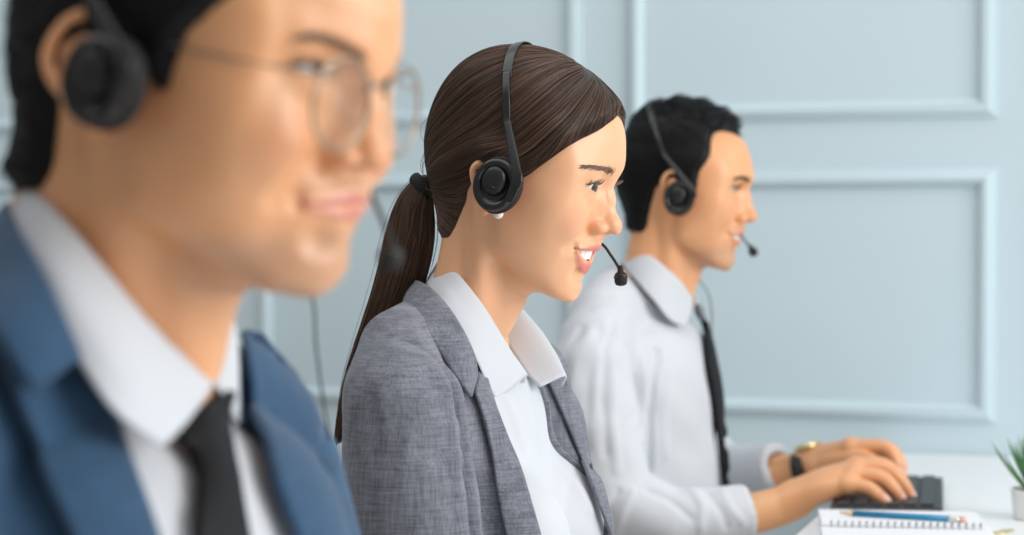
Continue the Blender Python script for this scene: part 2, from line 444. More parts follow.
def head_field(h=1.4, mouth='open', male=False, lid=(3.6, 3.0), neck=True, ears=True, ear_deg=22, ear_top=1.0):
    """A human head and neck about the ear axis: +x the face, +z up (metres), in a neutral pose."""
    F = Field(np.arange(-0.12, 0.125, h * MM), np.arange(-0.0925, 0.0926, h * MM), np.arange(-0.175, 0.14, h * MM))
    E = lambda c, r, k=0.0, R=None, op='add': add_ell(F, mm(*c), mm(*r), k * MM, R, op)
    C = lambda a, b, ra, rb, k=0.0, op='add': add_cap(F, mm(*a), mm(*b), ra * MM, rb * MM, k * MM, op)
    W = lambda pts, rad, k=0.0, op='add': add_chain(F, [mm(*p) for p in pts], [r * MM for r in rad], k * MM, op)
    both = (-1, 1)
    # skull and forehead
    E((-8, 0, 44), (82, 70, 77))
    E((28, 0, 50), (58, 60, 52), 16)
    E((-42, 0, 22), (44, 56, 48), 20)
    # face block
    jw = 1.0 if male else 0.90
    E((36, 0, -8), (46, 51, 58), 18)
    for s in both:
        E((46, s * 43, 3), (26, 18, 18), 20)                     # cheekbone
        E((55, s * 33, -12), (22, 19, 19), 18)                   # cheek
        C((4, s * 54, -8), (12, s * 48 * jw, -42), 13, 12, 18)   # ramus
        C((12, s * 48 * jw, -42), (56, s * 17 * jw, -75), 13, 11, 18)   # jaw line
        E((34, s * 33 * jw, -38), (30, 20, 28), 20)              # lower cheek
        C((78, s * 12, 37), (66, s * 38, 37), 7 if male else 5, 6, 14)   # brow ridge
        E((34, s * 54, 30), (30, 12, 30), 20)                    # temple
        E((28, s * 49, -14), (28, 15, 30), 20)                   # side of the cheek
    E((61, 0, -33), (20.5, 27 if male else 24, 26), 16)                            # muzzle
    E((52, 0, -62), (25, 26, 21), 14)
    E((65.5, 0, -73), (11, 15, 12.5), 12)                        # chin
    E((40, 0, -70), (26, 26, 14), 14)
    # eye sockets, eyeball bed, lids
    for s in both:
        E((90, s * 33, 23.5), (16.5, 17, 9.5), 10, None, 'sub')
        E((86, s * 20, 24), (9, 7, 9), 8, None, 'sub')
    # nose
    W([(80, 0, 34), (82.5, 0, 24), (88, 0, 8), (93.5, 0, -5)], [6.5, 5.0, 5.2, 6.2], 8)
    E((94, 0, -7.5), (7.8, 8.5, 7.2), 5)
    W([(84, 0, 14), (76, 0, 8), (74, 0, -12)], [8, 14, 16], 6)
    for s in both:
        E((84.5, s * 11.5, -11.5), (9.2, 6.6, 6.6), 4)
    W([(92, 0, -12), (85, 0, -19), (81, 0, -23)], [4.2, 3.4, 4], 3)
    for s in both:
        E((88.5, s * 6.6, -17.2), (4.6, 2.7, 4.4), 2, None, 'sub')
        W([(82.5, s * 20, -4), (80, s * 21, -12), (80, s * 18, -19)], [2.0, 2.2, 1.6], 6, 'sub')
    # eyelids
    c = np.array(EYE_C) * MM
    for s in both:
        cc = c * [1, s, 1]
        add_ell(F, cc, [(EYE_R + 1.3) * MM] * 3, 5 * MM)
        hw, up, lo = 14.2, lid[0], lid[1]
        Ru = (hw * hw + up * up) / (2 * up); Rl = (hw * hw + lo * lo) / (2 * lo)
        def almond(X, Y, Z, cc=cc, s=s):
            y = (Y - cc[1]) * s / MM; z = (Z - cc[2]) / MM - 0.10 * y - 0.3
            a = np.sqrt(y * y + (z - (up - Ru)) ** 2) - Ru
            b = np.sqrt(y * y + (z + (lo - Rl)) ** 2) - Rl
            d = np.maximum(a, b)
            return np.maximum(d * MM, (cc[0] + 3 * MM) - X)
        F.put(almond, cc + mm(0, -15, -6), cc + mm(24, 15, 6), 1.0 * MM, 'sub')
        # lid crease
        ys = np.linspace(-12.5, 13.5, 9); pts = []
        for y in ys:
            z = up * (1 - (y / 15.5) ** 2) + 3.0 + 0.08 * y
            x = math.sqrt(max((EYE_R + 2.3) ** 2 - (y * 0.95) ** 2 - z * z, 4))
            pts.append((EYE_C[0] + x, s * (EYE_C[1] + y), EYE_C[2] + z))
        W(pts, [0.5] + [0.9] * 7 + [0.4], 1.6, 'sub')
        # fullness under the eye
        W([(EYE_C[0] + 11.5, s * 24, 14.5), (EYE_C[0] + 11.5, s * 33, 13.5), (EYE_C[0] + 6.5, s * 42, 15)], [2.2, 2.8, 1.8], 6)
    # mouth
    W([(90, 0, -19), (89, 0, -26)], [3.4, 3.2], 5, 'sub')        # philtrum
    W(mirror([(77, -13, -57), (82, -7, -58.5), (83.5, 0, -59)]), [4.2] * 5, 10, 'sub')
    for s in both:
        E((60, s * 37, -13), (15, 13, 13), 12)
        W([(84, s * 25, -14), (80.5, s * 32, -25), (74, s * 38, -37)], [4.0, 5.0, 4.0], 9, 'sub')
    up, ur, lo, lr = lips(F, mouth); F.lips = (up, ur, lo, lr)
    if mouth != 'shut':
        g = 8.8 if mouth == 'open' else 4.6
        add_chain(F, up, ur, 3.0 * MM); add_chain(F, lo, lr, 3.0 * MM)
        def gap(X, Y, Z):
            y = np.abs(Y) / MM; z = Z / MM
            t = np.clip(y / 26.0, 0, 1)
            zt = -34.0 + 0.2 * t - 0.7 * t ** 2; zb = -35.2 - g + g * t ** 1.7
            return np.maximum(np.maximum(z - zt, zb - z), np.maximum(y - 26, 52 - X / MM)) * MM
        F.put(gap, mm(50, -28, -47), mm(95, 28, -32), 1.2 * MM, 'sub')
    else:
        add_chain(F, up, ur, 3.0 * MM); add_chain(F, lo, lr, 3.0 * MM)
        pts = [(-26.5, -35.4), (-20, -36.6), (-13, -37.3), (-6, -37.2), (0, -37.4)]
        W(mirror([(front_x(F, y * MM, z * MM) / MM + 0.1, y, z) for y, z in pts]), [0.9, 1.0, 1.0, 0.9, 0.9, 0.9, 1.0, 1.0, 0.9], 1.6, 'sub')
    for s in both:                                               # corners of the smile
        y, z = (29.5, -34.5) if mouth != 'shut' else (27.5, -35.4)
        x = front_x(F, s * y * MM, z * MM) / MM
        W([(x + 1.2, s * y, z + 2), (x + 1.0, s * (y + 0.6), z - 3)], [2.0, 1.6], 5, 'sub')
    # ears
    for s in both if ears else ():
        t = math.radians(ear_deg)                                       # the auricle stands off the head, back edge out
        ca, sa = math.cos(t), math.sin(t)
        R = np.array([[ca, 0 * s, 0], [0, 1, 0], [0, 0, 1]], float)
        ux = np.array([-ca, s * sa, 0]); uy = np.array([-s * 0 + sa, s * ca, 0]); uz = np.array([0, 0, 1.0])
        o = np.array([2, s * 66.5, 3.0])
        q = lambda a, b, c_: o + ux * a + uy * b + uz * c_ * (ear_top if c_ > 0 else 1)        # a back along the auricle, b outward, c up
        rim = [q(-3, 2, 8), q(0, 3.5, 22), q(9, 4.5, 31), q(20, 5, 29), q(26, 5, 17), q(24.5, 5, 2), q(17, 4.5, -12), q(9, 4, -22)]
        rim = spline(np.array([list(p) + [r] for p, r in zip(rim, [2.4, 2.8, 3.0, 3.0, 3.0, 2.8, 2.6, 3.0])]), 26)
        W([tuple(p[:3]) for p in rim], list(rim[:, 3]), 2)
        W([q(8, 1.5, 22), q(16, 2, 16), q(16, 2, 2), q(10, 2, -12)], [4, 4.5, 4.5, 4], 4)
        W([q(16, 4, 18), q(18, 4, 6), q(13, 4, -7), q(6, 3.6, -13)], [2.4, 2.6, 2.6, 2.6], 2.5)
        W([q(7, 3, -19), q(7.5, 3, -25)], [4.6, 4.0], 4)
        W([q(-5, 1, -2), q(-5, 1, -8)], [4.0, 3.5], 4)
        C(q(4, 3.5, 2), q(6, 3.5, -6), 4.5, 4.5, 2, 'sub')
    if neck:
        W([(-28, 0, -10), (-34, 0, -60), (-48, 0, -110), (-62, 0, -190)], [46, 46, 47, 52] if not male else [50, 53, 55, 60], 22)
        W([(22, 0, -66), (0, 0, -92), (-16, 0, -150), (-20, 0, -190)], [22, 27, 31, 34] if not male else [24, 31, 36, 40], 22)
        for s in both:
            W([(-12, s * 50, -22), (-8, s * 40, -80), (-2, s * 16, -165)], [9, 10, 8], 14)
        if male: E((16, 0, -104), (11, 9, 11), 10)
    return F
# ---------------------------------------------------------------- people: heads
def rot_head(yaw, pit):
    c, s = math.cos(yaw), math.sin(yaw); A = np.array([[c, -s, 0], [s, c, 0], [0, 0, 1.0]])
    c, s = math.cos(pit), math.sin(pit); B = np.array([[c, 0, s], [0, 1, 0], [-s, 0, c]])
    return A @ B
class Head:
    """A head placed in the room: template millimetres -> world metres by pose, then pulled onto the sight lines of its landmarks."""
    def __init__(s, loc, yaw, pitch, scale):
        s.loc = np.asarray(loc, float); s.R = rot_head(math.radians(yaw), math.radians(pitch)); s.k = scale; s.warp = None
    def pose(s, P):
        return (np.asarray(P, float) * s.k) @ s.R.T + s.loc
    def __call__(s, P):
        P = np.atleast_2d(np.asarray(P, float)); W = s.pose(P)
        return s.warp(W) if s.warp else W
    def fit(s, marks, anchors):
        src, dst = [], []
        n = s.R @ np.array([0, 1.0, 0])
        for p, (u, v) in marks:
            w = s.pose(mm(*p))[None][0] if np.ndim(p) == 1 else None
            src.append(w); dst.append(at_plane(u, v, w, n))
        for p in anchors:
            if len(p) == 3: w = s.pose(mm(*p)); src.append(w); dst.append(w)
            else: src.append(s.pose(mm(*p[:3]))); dst.append(s.loc + mm(*p[3:]))
        s.warp = rbf_warp(src, dst)
        return s
SKULL = [(0, 0, 121), (-55, 0, 108), (-90, 0, 40), (-75, 0, 0), (-10, 70, 45), (-10, -70, 45), (-60, 52, 45), (-60, -52, 45), (40, 56, 60), (40, -56, 60), (40, 0, 112),
         (0, 72, 0), (0, -72, 0), (10, 47, -42), (10, -47, -42), (50, 55, 5), (50, -55, 5), (80, 40, 40), (80, -40, 40), (75, 0, 88)]
def low_z(F, x):
    i = int(np.argmin(np.abs(F.ax[0] - x * MM))); j = int(np.argmin(np.abs(F.ax[1])))
    c = F.d[i, j, :]; k = np.nonzero(c < 0)[0].min(); return float(F.ax[2][k]) / MM
def mid(F, z): return (front_x(F, 0, z * MM) / MM, 0, z)
def low(F, x): return (x, 0, low_z(F, x))
def back_marks(H, F, uvs):
    """Landmarks that carry the template's rear midline onto picture points, matched by height."""
    j = int(np.argmin(np.abs(F.ax[1]))); pts = []
    for k in range(0, len(F.ax[2]), 2):
        c = F.d[:, j, k]; i = np.nonzero(c < 0)[0]
        if len(i): pts.append((F.ax[0][i.min()] / MM, 0, F.ax[2][k] / MM))
    pts = np.array(pts); pv = project(H.pose(pts * MM))[:, 1]
    return [(tuple(pts[int(np.argmin(np.abs(pv - v)))]), (u, v)) for u, v in uvs]
def ell_w(P, c, r): return np.clip(1.3 - np.sqrt((((P / MM - np.array(c)) / np.array(r)) ** 2).sum(1)) * 1.3, 0, 1)
def sstep(x, a, b):
    t = np.clip((x - a) / (b - a), 0, 1); return t * t * (3 - 2 * t)
def skin_attrs(P, F, mouth):
    """Lip, flush and beard-shade weights per vertex, in template coordinates."""
    up, ur, lo, lr = F.lips
    inside = 0.0009
    lip = np.maximum(sstep(-chain_dist(P, up, ur), -inside, inside * 0.4), sstep(-chain_dist(P, lo, lr), -inside, inside * 0.4))
    lip *= (P[:, 0] > 0.055) * sstep(np.abs(P[:, 1]) * -1, -0.0275, -0.024)
    fl = np.zeros(len(P))
    for s in (-1, 1):
        fl = np.maximum(fl, 0.55 * ell_w(P, (62, s * 40, -8), (26, 22, 20)))
        fl = np.maximum(fl, 0.9 * ell_w(P, (12, s * 76, 2), (30, 16, 38)))
        fl = np.maximum(fl, 0.6 * ell_w(P, (88, s * 10, -12), (10, 9, 8)))
        fl = np.maximum(fl, 0.5 * ell_w(P, (76, s * 32, 22), (10, 20, 8)))
    fl = np.maximum(fl, 0.45 * ell_w(P, (97, 0, -8), (12, 10, 10)))
    x, y, z = P[:, 0] / MM, np.abs(P[:, 1]) / MM, P[:, 2] / MM
    st = sstep(-(z + 0.28 * (70 - x)), 46, 62) * sstep(-z, -5, 12) * sstep(x, 8, 30) * sstep(z, -108, -90)
    st = np.maximum(0.45 * st, 0.3 * sstep(-z, 19, 23) * sstep(z, -34, -30) * sstep(x, 66, 74) * sstep(-y, -30, -20))
    return dict(lip=lip, flush=fl, stubble=st, nail=np.zeros(len(P)))
def uv_sphere(r, nu=28, nv=18):
    P, Q = [], []
    for i in range(nv + 1):
        t = math.pi * i / nv
        for j in range(nu):
            a = 2 * math.pi * j / nu
            P.append((r * math.cos(t), r * math.sin(t) * math.cos(a), r * math.sin(t) * math.sin(a)))
    for i in range(nv):
        for j in range(nu):
            a = i * nu + j; b = i * nu + (j + 1) % nu
            Q.append((a, b, b + nu, a + nu))
    return np.array(P), Q
def eyeballs(H, parent, m, look=0.0):
    """Two eyeballs; each object's own +x is where it looks."""
    out = []
    for s in (-1, 1):
        c = H(np.array(EYE_C) * [1, s, 1] * MM)[0]
        # measure the local stretch of the warp so that the eye stays behind its lids
        P, Q = uv_sphere(EYE_R * H.k * MM)
        d = H.R @ (np.array([1, 0.02 * s + look, -0.05])); d = d / np.linalg.norm(d)
        o = make_mesh('eye', P, Q, m, parent)
        o.location = Vector(c) - Vector(parent.location)
        o.rotation_euler = Vector(d).to_track_quat('X', 'Z').to_euler()
        out.append(o)
    return out
def teeth(H, parent, low_too=False):
    P, Q = [], []
    def tooth(a, w, z0, z1, fx):
        """One rounded crown standing on the dental arch at angle a."""
        n0 = len(P); nu, nv = 7, 5
        for j in range(nv):
            for i in range(nu):
                u = i / (nu - 1) * 2 - 1; v = j / (nv - 1)
                ang = a + u * w
                bul = (1 - abs(u) ** 3) * 1.3 * (1 - 0.25 * abs(2 * v - 1) ** 2)
                rx, ry = fx + bul, 26 + bul
                z = z0 + (z1 - z0) * v + (0.35 * (abs(u) ** 4) if v == 0 else 0)
                P.append(((44 + rx * math.cos(ang) - 0.0) * MM, ry * math.sin(ang) * MM, z * MM))
        for j in range(nv - 1):
            for i in range(nu - 1):
                k = n0 + j * nu + i; Q.append((k, k + 1, k + nu + 1, k + nu))
    a = 0.0
    for i, w in enumerate((0.165, 0.13, 0.145, 0.13, 0.13, 0.16)):
        for s in (-1, 1):
            tooth(s * (a + w), w * 0.97, (-43.0, -42.0, -42.4, -41.0, -40.0, -39.0)[i], -32.0, 35.6)
        a += 2 * w
    o = make_mesh('teeth', H(np.array(P)), Q, M['tooth'], parent)
    return o
BLACK_HAIR = hair_mat('black_hair', (0.004, 0.004, 0.005, 1), (0.012, 0.011, 0.012, 1), 0.45, 0.22)
BROWN_HAIR = hair_mat('dark_brown_hair', (0.022, 0.011, 0.007, 1), (0.16, 0.085, 0.052, 1), 0.36)
EYE = eye_mat('brown_eye', (0.055, 0.024, 0.012, 1))
SKIN_W = skin_mat('fair_skin', lin(241, 182, 138), lin(214, 94, 102), lin(228, 146, 112))
SKIN_M = skin_mat('tan_skin', lin(235, 172, 122), lin(200, 112, 106), lin(214, 134, 94), stubble=lin(176, 140, 118))
def head_body(H, F, mouth):
    P, Q = F.mesh(); P = smooth(P, Q, 2)
    return H(P), Q, skin_attrs(P, F, mouth)
# the woman
FW = head_field(1.25, 'open', False, lid=(4.2, 3.0), ear_deg=14, ear_top=0.55)
HW = Head((-0.552, 1.72, 1.139), 0, 15, 1.02)
f = FW
HW.fit([(mid(f, 70), (620, 122)), (mid(f, 55), (624.5, 141)), (mid(f, 42), (625, 160)), (mid(f, 34), (620.5, 174)), (mid(f, 25), (612.8, 187.5)), (mid(f, 10), (615, 206)),
        (mid(f, 1), (618, 216)), (mid(f, -8), (621.2, 227.5)), (mid(f, -14), (619, 234.5)), (mid(f, -23), (602, 238.5)), (mid(f, -29.5), (599.2, 246)), (mid(f, -33.5), (596, 251)),
        (mid(f, -44.5), (589.3, 261)), (mid(f, -48.5), (589, 267)), (mid(f, -57), (582.3, 279)), (mid(f, -72), (577, 292)), (low(f, 64), (567, 301)), (low(f, 52), (554, 296)), (low(f, 36), (535, 291.5)),
        (mid(f, -110), (525, 304)), (mid(f, -140), (512, 328)),
        ((76.5, -31, 22), (595.5, 188)), ((62.5, -45, 22), (577.5, 186)), ((84, -16.5, -12), (590.5, 228)), ((70, -26.5, -34.5), (573, 247.5))] + back_marks(HW, f, [(440, 192), (447, 208), (450, 224), (450, 240), (447, 264), (441, 300), (432, 345)]),
       SKULL + [(-30, 46, -150), (-30, -46, -150)])
woman = empty('person', tuple(HW.loc * [1, 1, 0]), 'person with long brown ponytail in grey blazer, smiling, seated in the middle', 'person')
# the man by the wall
FB = head_field(1.4, 'half', True, lid=(3.0, 2.4))
HB = Head((-0.611, 2.65, 1.145), 5, 8, 1.03)
f = FB
HB.fit([(mid(f, 70), (748, 150)), (mid(f, 55), (753, 166)), (mid(f, 42), (754.5, 176)), (mid(f, 25), (749, 190)), (mid(f, 10), (751.5, 201)), (mid(f, -8), (757, 216)),
        (mid(f, -14), (754, 222)), (mid(f, -23), (745, 225.5)), (mid(f, -30.5), (743.5, 233)), (mid(f, -43.8), (739.5, 243.5)), (mid(f, -57), (735, 252)), (mid(f, -72), (734, 262)),
        (low(f, 64), (724, 271)), (low(f, 36), (704, 267.5)), ((77.5, -31, 22), (735.5, 189.5)), ((84, -16.5, -12), (737, 219)), ((70, -26.5, -34.5), (726, 233)),
        ((64, -45, 23), (725.5, 187.5)), (mid(f, -112), (700, 279)), (mid(f, -140), (693, 298))] + back_marks(HB, f, [(634, 226), (631, 242), (628, 265), (622, 295)]),
       SKULL + [(-32, 52, -150), (-32, -52, -150)])
worker = empty('person', tuple(HB.loc * [1, 1, 0]), 'person in white shirt and black tie typing at the keyboard by the wall', 'person')
# the man in front
FA = head_field(1.5, 'shut', True, lid=(3.0, 2.3))
HA = Head((-0.455, 0.90, 1.1665), -6, 9.6, 1.07)
f = FA
HA.fit([(mid(f, 70), (394, 8)), (mid(f, 42), (386, 50)), (mid(f, 25), (378, 88)), (mid(f, 10), (381, 124)), (mid(f, -8), (385, 157)),
        (mid(f, -14), (379, 169)), (mid(f, -23), (361, 178)), (mid(f, -32), (354, 199)), (mid(f, -41.8), (352, 214)), (mid(f, -57), (346, 236)), (mid(f, -66), (340, 262)), (mid(f, -77), (330, 283)),
        (low(f, 64), (305, 297)), (low(f, 36), (238, 289)), ((77.5, -31, 22), (320, 72)), ((84, -16.5, -12), (328, 155)), ((72, -25, -35.5), (293, 203)),
        ((64, -45, 23), (270, 68)), ((-20, -81, 20), (47, 52)), ((-5, -74, 34), (82, 17)), ((-3, -72, -22), (98, 126)), (mid(f, -112), (226, 312)), (mid(f, -140), (214, 360))] + back_marks(HA, f, [(34, 190), (32, 210), (26, 260), (14, 330)]),
       [p for p in SKULL if p != (0, -72, 0)] + [(-32, 52, -150), (-32, -52, -150)])
front_man = empty('person', tuple(HA.loc * [1, 1, 0]), 'person in navy suit, black tie and round glasses, close to the camera', 'person')
# ---------------------------------------------------------------- hair
RNG = np.random.default_rng(7)
def poly_sd(uv, poly):
    """Signed distance in pixels to a polygon, positive inside."""
    P = np.asarray(poly, float); d = np.full(len(uv), 1e9); ins = np.zeros(len(uv), bool)
    for i in range(len(P)):
        a, b = P[i], P[(i + 1) % len(P)]; ab = b - a
        t = np.clip(((uv - a) @ ab) / (ab @ ab + 1e-12), 0, 1)
        d = np.minimum(d, np.linalg.norm(uv - a - t[:, None] * ab, axis=1))
        c = (a[1] > uv[:, 1]) != (b[1] > uv[:, 1])
        ins ^= c & (uv[:, 0] < (b[0] - a[0]) * (uv[:, 1] - a[1]) / (b[1] - a[1] + 1e-12) + a[0])
    return np.where(ins, d, -d)
def vert_normals(P, Q):
    n = np.cross(P[Q[:, 2]] - P[Q[:, 0]], P[Q[:, 3]] - P[Q[:, 1]])
    N = np.zeros_like(P)
    for k in range(4):
        for a in range(3): N[:, a] += np.bincount(Q[:, k], n[:, a], len(P))
    return N / np.maximum(np.linalg.norm(N, axis=1), 1e-12)[:, None]
class Cap:
    """The mass of hair on a head: the scalp inside a hairline, raised by a thickness in millimetres."""
    def __init__(s, H, F, hairline, px_mm, thick, ramp=12.0, grow=None):
        P, Q = F.mesh(); P = smooth(P, Q, 4)
        W = H(P); N = vert_normals(W, Q)
        near = P.copy(); near[:, 1] = -np.abs(near[:, 1])
        sd = poly_sd(project(H(near)), hairline) / px_mm
        keep = (sd[Q] > -0.6).all(1)
        T = P / MM
        t = thick(T) * sstep(sd, -0.5, ramp) * MM
        D = N * t[:, None]
        if grow is not None: D = D + grow(T, sstep(sd, -0.5, ramp)) * MM
        V = W + D
        Q = Q[keep]; used = np.unique(Q); idx = np.full(len(P), -1); idx[used] = np.arange(len(used))
        s.P, s.Q, s.T, s.sd, s.root = V[used], idx[Q], T[used], sd[used], W[used]
        ed = np.vstack([s.Q[:, [0, 1]], s.Q[:, [1, 2]], s.Q[:, [2, 3]], s.Q[:, [3, 0]]]); key = np.sort(ed, axis=1)
        _, inv, cnt = np.unique(key, axis=0, return_inverse=True, return_counts=True)
        be = ed[cnt[inv.ravel()] == 1]                            # the rim of the hair: even out its steps
        w_ = np.bincount(be[:, 0], minlength=len(s.P)) + np.bincount(be[:, 1], minlength=len(s.P)); on = w_ > 0
        for _i in range(14):
            acc = np.stack([np.bincount(be[:, 0], s.P[be[:, 1], a], len(s.P)) + np.bincount(be[:, 1], s.P[be[:, 0], a], len(s.P)) for a in range(3)], 1)
            s.P[on] = 0.5 * s.P[on] + 0.5 * (acc[on] / w_[on][:, None])
        s.N = vert_normals(s.P, s.Q)
        s.tree = BVHTree.FromPolygons([Vector(p) for p in s.P], s.Q.tolist())
        a = np.linalg.norm(np.cross(s.P[s.Q[:, 2]] - s.P[s.Q[:, 0]], s.P[s.Q[:, 3]] - s.P[s.Q[:, 1]]), axis=1) / 2
        s.cum = np.cumsum(a) / a.sum()
    def seeds(s, n):
        f = np.searchsorted(s.cum, RNG.random(n)); u, v = RNG.random(n), RNG.random(n)
        q = s.P[s.Q[f]]
        return (q[:, 0] * ((1 - u) * (1 - v))[:, None] + q[:, 1] * (u * (1 - v))[:, None] + q[:, 2] * (u * v)[:, None] + q[:, 3] * ((1 - u) * v)[:, None],
                s.T[s.Q[f, 0]], s.sd[s.Q[f, 0]], s.N[s.Q[f, 0]])
    def mesh(s, name, m, parent):
        return make_mesh(name, s.P - np.array(parent.location), s.Q, m, parent)
def strand_object(name, strands, r0, r1, m, parent, root):
    c = bpy.data.hair_curves.new(name); c.add_curves([len(s) for s in strands])
    P = np.vstack(strands) - np.asarray(root)
    c.attributes['position'].data.foreach_set('vector', P.astype(np.float32).ravel())
    ra = c.attributes.new('radius', 'FLOAT', 'POINT')
    R = np.concatenate([r0 + (r1 - r0) * np.linspace(0, 1, len(s)) ** 1.5 for s in strands])
    ra.data.foreach_set('value', R.astype(np.float32))
    c.materials.append(m)
    o = bpy.data.objects.new(name, c); COL.objects.link(o); o.parent = parent
    return o
def comb(cap, seeds, flow, steps, step, lift, stop=None):
    """Strands that run over the hair mass along a direction field."""
    out = []
    for p, lf in zip(seeds, lift):
        pts = []; p = Vector(p)
        for i in range(steps):
            hit, nor, _, _ = cap.tree.find_nearest(p)
            if hit is None: break
            e = i / (steps - 1)
            pts.append(np.array(hit + nor * (lf * (0.15 + 0.85 * math.sin(math.pi * min(e * 1.05, 1))))))
            d = flow(np.array(hit)); d = Vector(d); d -= nor * d.dot(nor)
            if d.length < 1e-6: break
            if stop is not None and stop(hit): break
            p = hit + d.normalized() * step
        if len(pts) > 3: out.append(np.array(pts))
    return out
# -- the woman's ponytail
FWh = head_field(1.6, 'open', False, ears=False)
line_w = [(619, 111), (612, 119.5), (600, 128.5), (588, 135), (575, 141.5), (562, 150), (550, 159), (540, 167), (530, 175), (520, 181), (505, 186), (488, 182), (474, 181), (468, 190), (466, 203), (460, 216), (455, 228),
          (449, 238), (380, 238), (380, 10), (680, 10), (680, 106)]
cap_w = Cap(HW, FWh, line_w, 1.085, lambda T: 3.0 + 5.5 * sstep(T[:, 2], 30, 110) + 1.5 * sstep(-T[:, 0], 20, 80) + 11 * np.exp(-(((T[:, 0] + 8) / 20) ** 2 + ((T[:, 2] - 30) / 13) ** 2)) * (np.abs(T[:, 1]) > 40), 10)
TIE = at_y(429, 183, 1.72)
hair_w = cap_w.mesh('hair', BROWN_HAIR, woman)
def flow_w(p):
    d = TIE - p; L = np.linalg.norm(d); d = d / max(L, 1e-6)
    w = 0.62 * float(sstep(np.array(p[0] - TIE[0]), 0.05, 0.17)) * float(sstep(np.array(p[2] - TIE[2]), 0.0, 0.04))
    return d + np.array([0, 0, -w])
sw, sT, sd_, _ = cap_w.seeds(5200)
st_w = comb(cap_w, sw, flow_w, 26, 0.0065, RNG.uniform(0.0002, 0.0024, len(sw)), lambda h: (h - Vector(TIE)).length < 0.012)
# ponytail: centre line (pixel, half width in pixels, lateral place in metres)
tail = [(431, 181, 6.5, 0.0), (421, 190, 12.5, -0.003), (414, 210, 19.5, -0.006), (409, 240, 23.5, -0.01), (402, 272, 23, -0.012), (390, 305, 20.5, -0.015), (375, 340, 17, -0.02), (360, 375, 13.5, -0.022), (347, 408, 7.5, -0.025), (336, 446, 0.5, -0.03)]
tc = np.array([list(at_y(u, v, 1.72 + y)) + [w * np.linalg.norm(at_y(u, v, 1.72 + y) - CAM) / F_PX] for u, v, w, y in tail])
tl = spline(tc, 60)
tan = np.gradient(tl[:, :3], axis=0); tan /= np.linalg.norm(tan, axis=1)[:, None]
sx = np.cross(tan, [0, 1.0, 0]); sx /= np.linalg.norm(sx, axis=1)[:, None]; sy = np.cross(sx, tan)
def tail_pts(a, r, tw=0.0, w=1.0):
    i = np.arange(60); A = a + tw * i / 60
    return tl[:, :3] + (np.cos(A) * r * tl[:, 3])[:, None] * sx + (np.sin(A) * r * tl[:, 3] * 0.85)[:, None] * sy
rings = [tail_pts(2 * math.pi * j / 20, 0.93 + 0.07 * math.sin(3.0 * j)) for j in range(20)]
PP = np.stack(rings, 1).reshape(-1, 3)
QQ = [(i * 20 + j, i * 20 + (j + 1) % 20, (i + 1) * 20 + (j + 1) % 20, (i + 1) * 20 + j) for i in range(59) for j in range(20)]
make_mesh('ponytail', PP - np.array(woman.location), QQ, BROWN_HAIR, hair_w)
for q in range(2400):
    a = RNG.uniform(0, 2 * math.pi); r = RNG.uniform(0.86, 1.05) if q > 40 else RNG.uniform(1.05, 1.3)
    s_ = tail_pts(a, r, RNG.normal(0, 0.5)); n = int(RNG.uniform(42, 60)) if q % 3 else 60
    wob = np.cumsum(RNG.normal(0, 0.00012, (60, 3)), axis=0)
    s_ = s_ + wob; st_w.append(s_[:n:2])
edge = np.nonzero((cap_w.sd < 2.5) & (cap_w.T[:, 2] < 40))[0]
pe = cap_w.P[RNG.choice(edge, 900)] + RNG.normal(0, 0.0012, (900, 3))
st_w += comb(cap_w, pe, flow_w, 22, 0.006, RNG.uniform(0.0001, 0.0008, 900), lambda h: (h - Vector(TIE)).length < 0.012)
for q in range(70):                                               # loose hairs off the crown and forehead
    p, T_, d_, n_ = cap_w.seeds(1); d = flow_w(p[0]); d = d / np.linalg.norm(d); n_ = n_[0]
    L = RNG.uniform(0.02, 0.06); e = np.linspace(0, 1, 9)[:, None]
    st_w.append(p[0] + d * L * e + n_ * (np.sin(e * math.pi) * RNG.uniform(0.002, 0.010)) + RNG.normal(0, 0.004, 3) * e)
strand_object('hair_strands', st_w, 0.00022, 0.00012, BROWN_HAIR, hair_w, woman.location)
# -- short black hair of the man by the wall
FBh = head_field(2.0, 'half', True, ears=False)
line_b = [(745, 139), (735, 134), (722, 131), (713, 134), (711, 145), (711, 155), (705, 165), (699, 173), (698, 186), (694, 197), (688, 196), (680, 188), (668, 184), (657, 186), (653, 200), (649, 215), (647, 229), (640, 233), (630, 232),
          (590, 232), (590, 60), (790, 60), (790, 135)]
def thick_b(T): return 6.0 + 9 * sstep(T[:, 2], 60, 105) + 1.2 * np.sin(T[:, 0] * 0.22 + 1.0 + 0.05 * T[:, 1]) * sstep(T[:, 2], 80, 105) + 2 * sstep(-T[:, 0], 40, 80)
def grow_b(T, r): 
    g = sstep(T[:, 0], 35, 78) * sstep(T[:, 2], 68, 95) * sstep(-np.abs(T[:, 1]), -50, -25) * r
    return np.stack([8 * g, 0 * g, 10 * g], 1) @ HB.R.T
cap_b = Cap(HB, FBh, line_b, 0.736, thick_b, 9, grow_b)
hair_b = cap_b.mesh('hair', BLACK_HAIR, worker)
def tufts(cap, n, L, dirf, curl=0.3):
    """Short strands growing out of the hair mass, bent along dirf."""
    p, T, sd, N = cap.seeds(n); out = []
    for i in range(n):
        l = L(T[i]) * RNG.uniform(0.6, 1.1); d = np.asarray(dirf(T[i]), float) + RNG.normal(0, 0.18, 3); nn = N[i]
        d = d - nn * (d @ nn) * 0.9; e = np.linspace(0, 1, 7)[:, None]
        out.append(p[i] - nn * 0.002 + d * l * e + nn * l * curl * np.sin(e * 2.2))
    return out
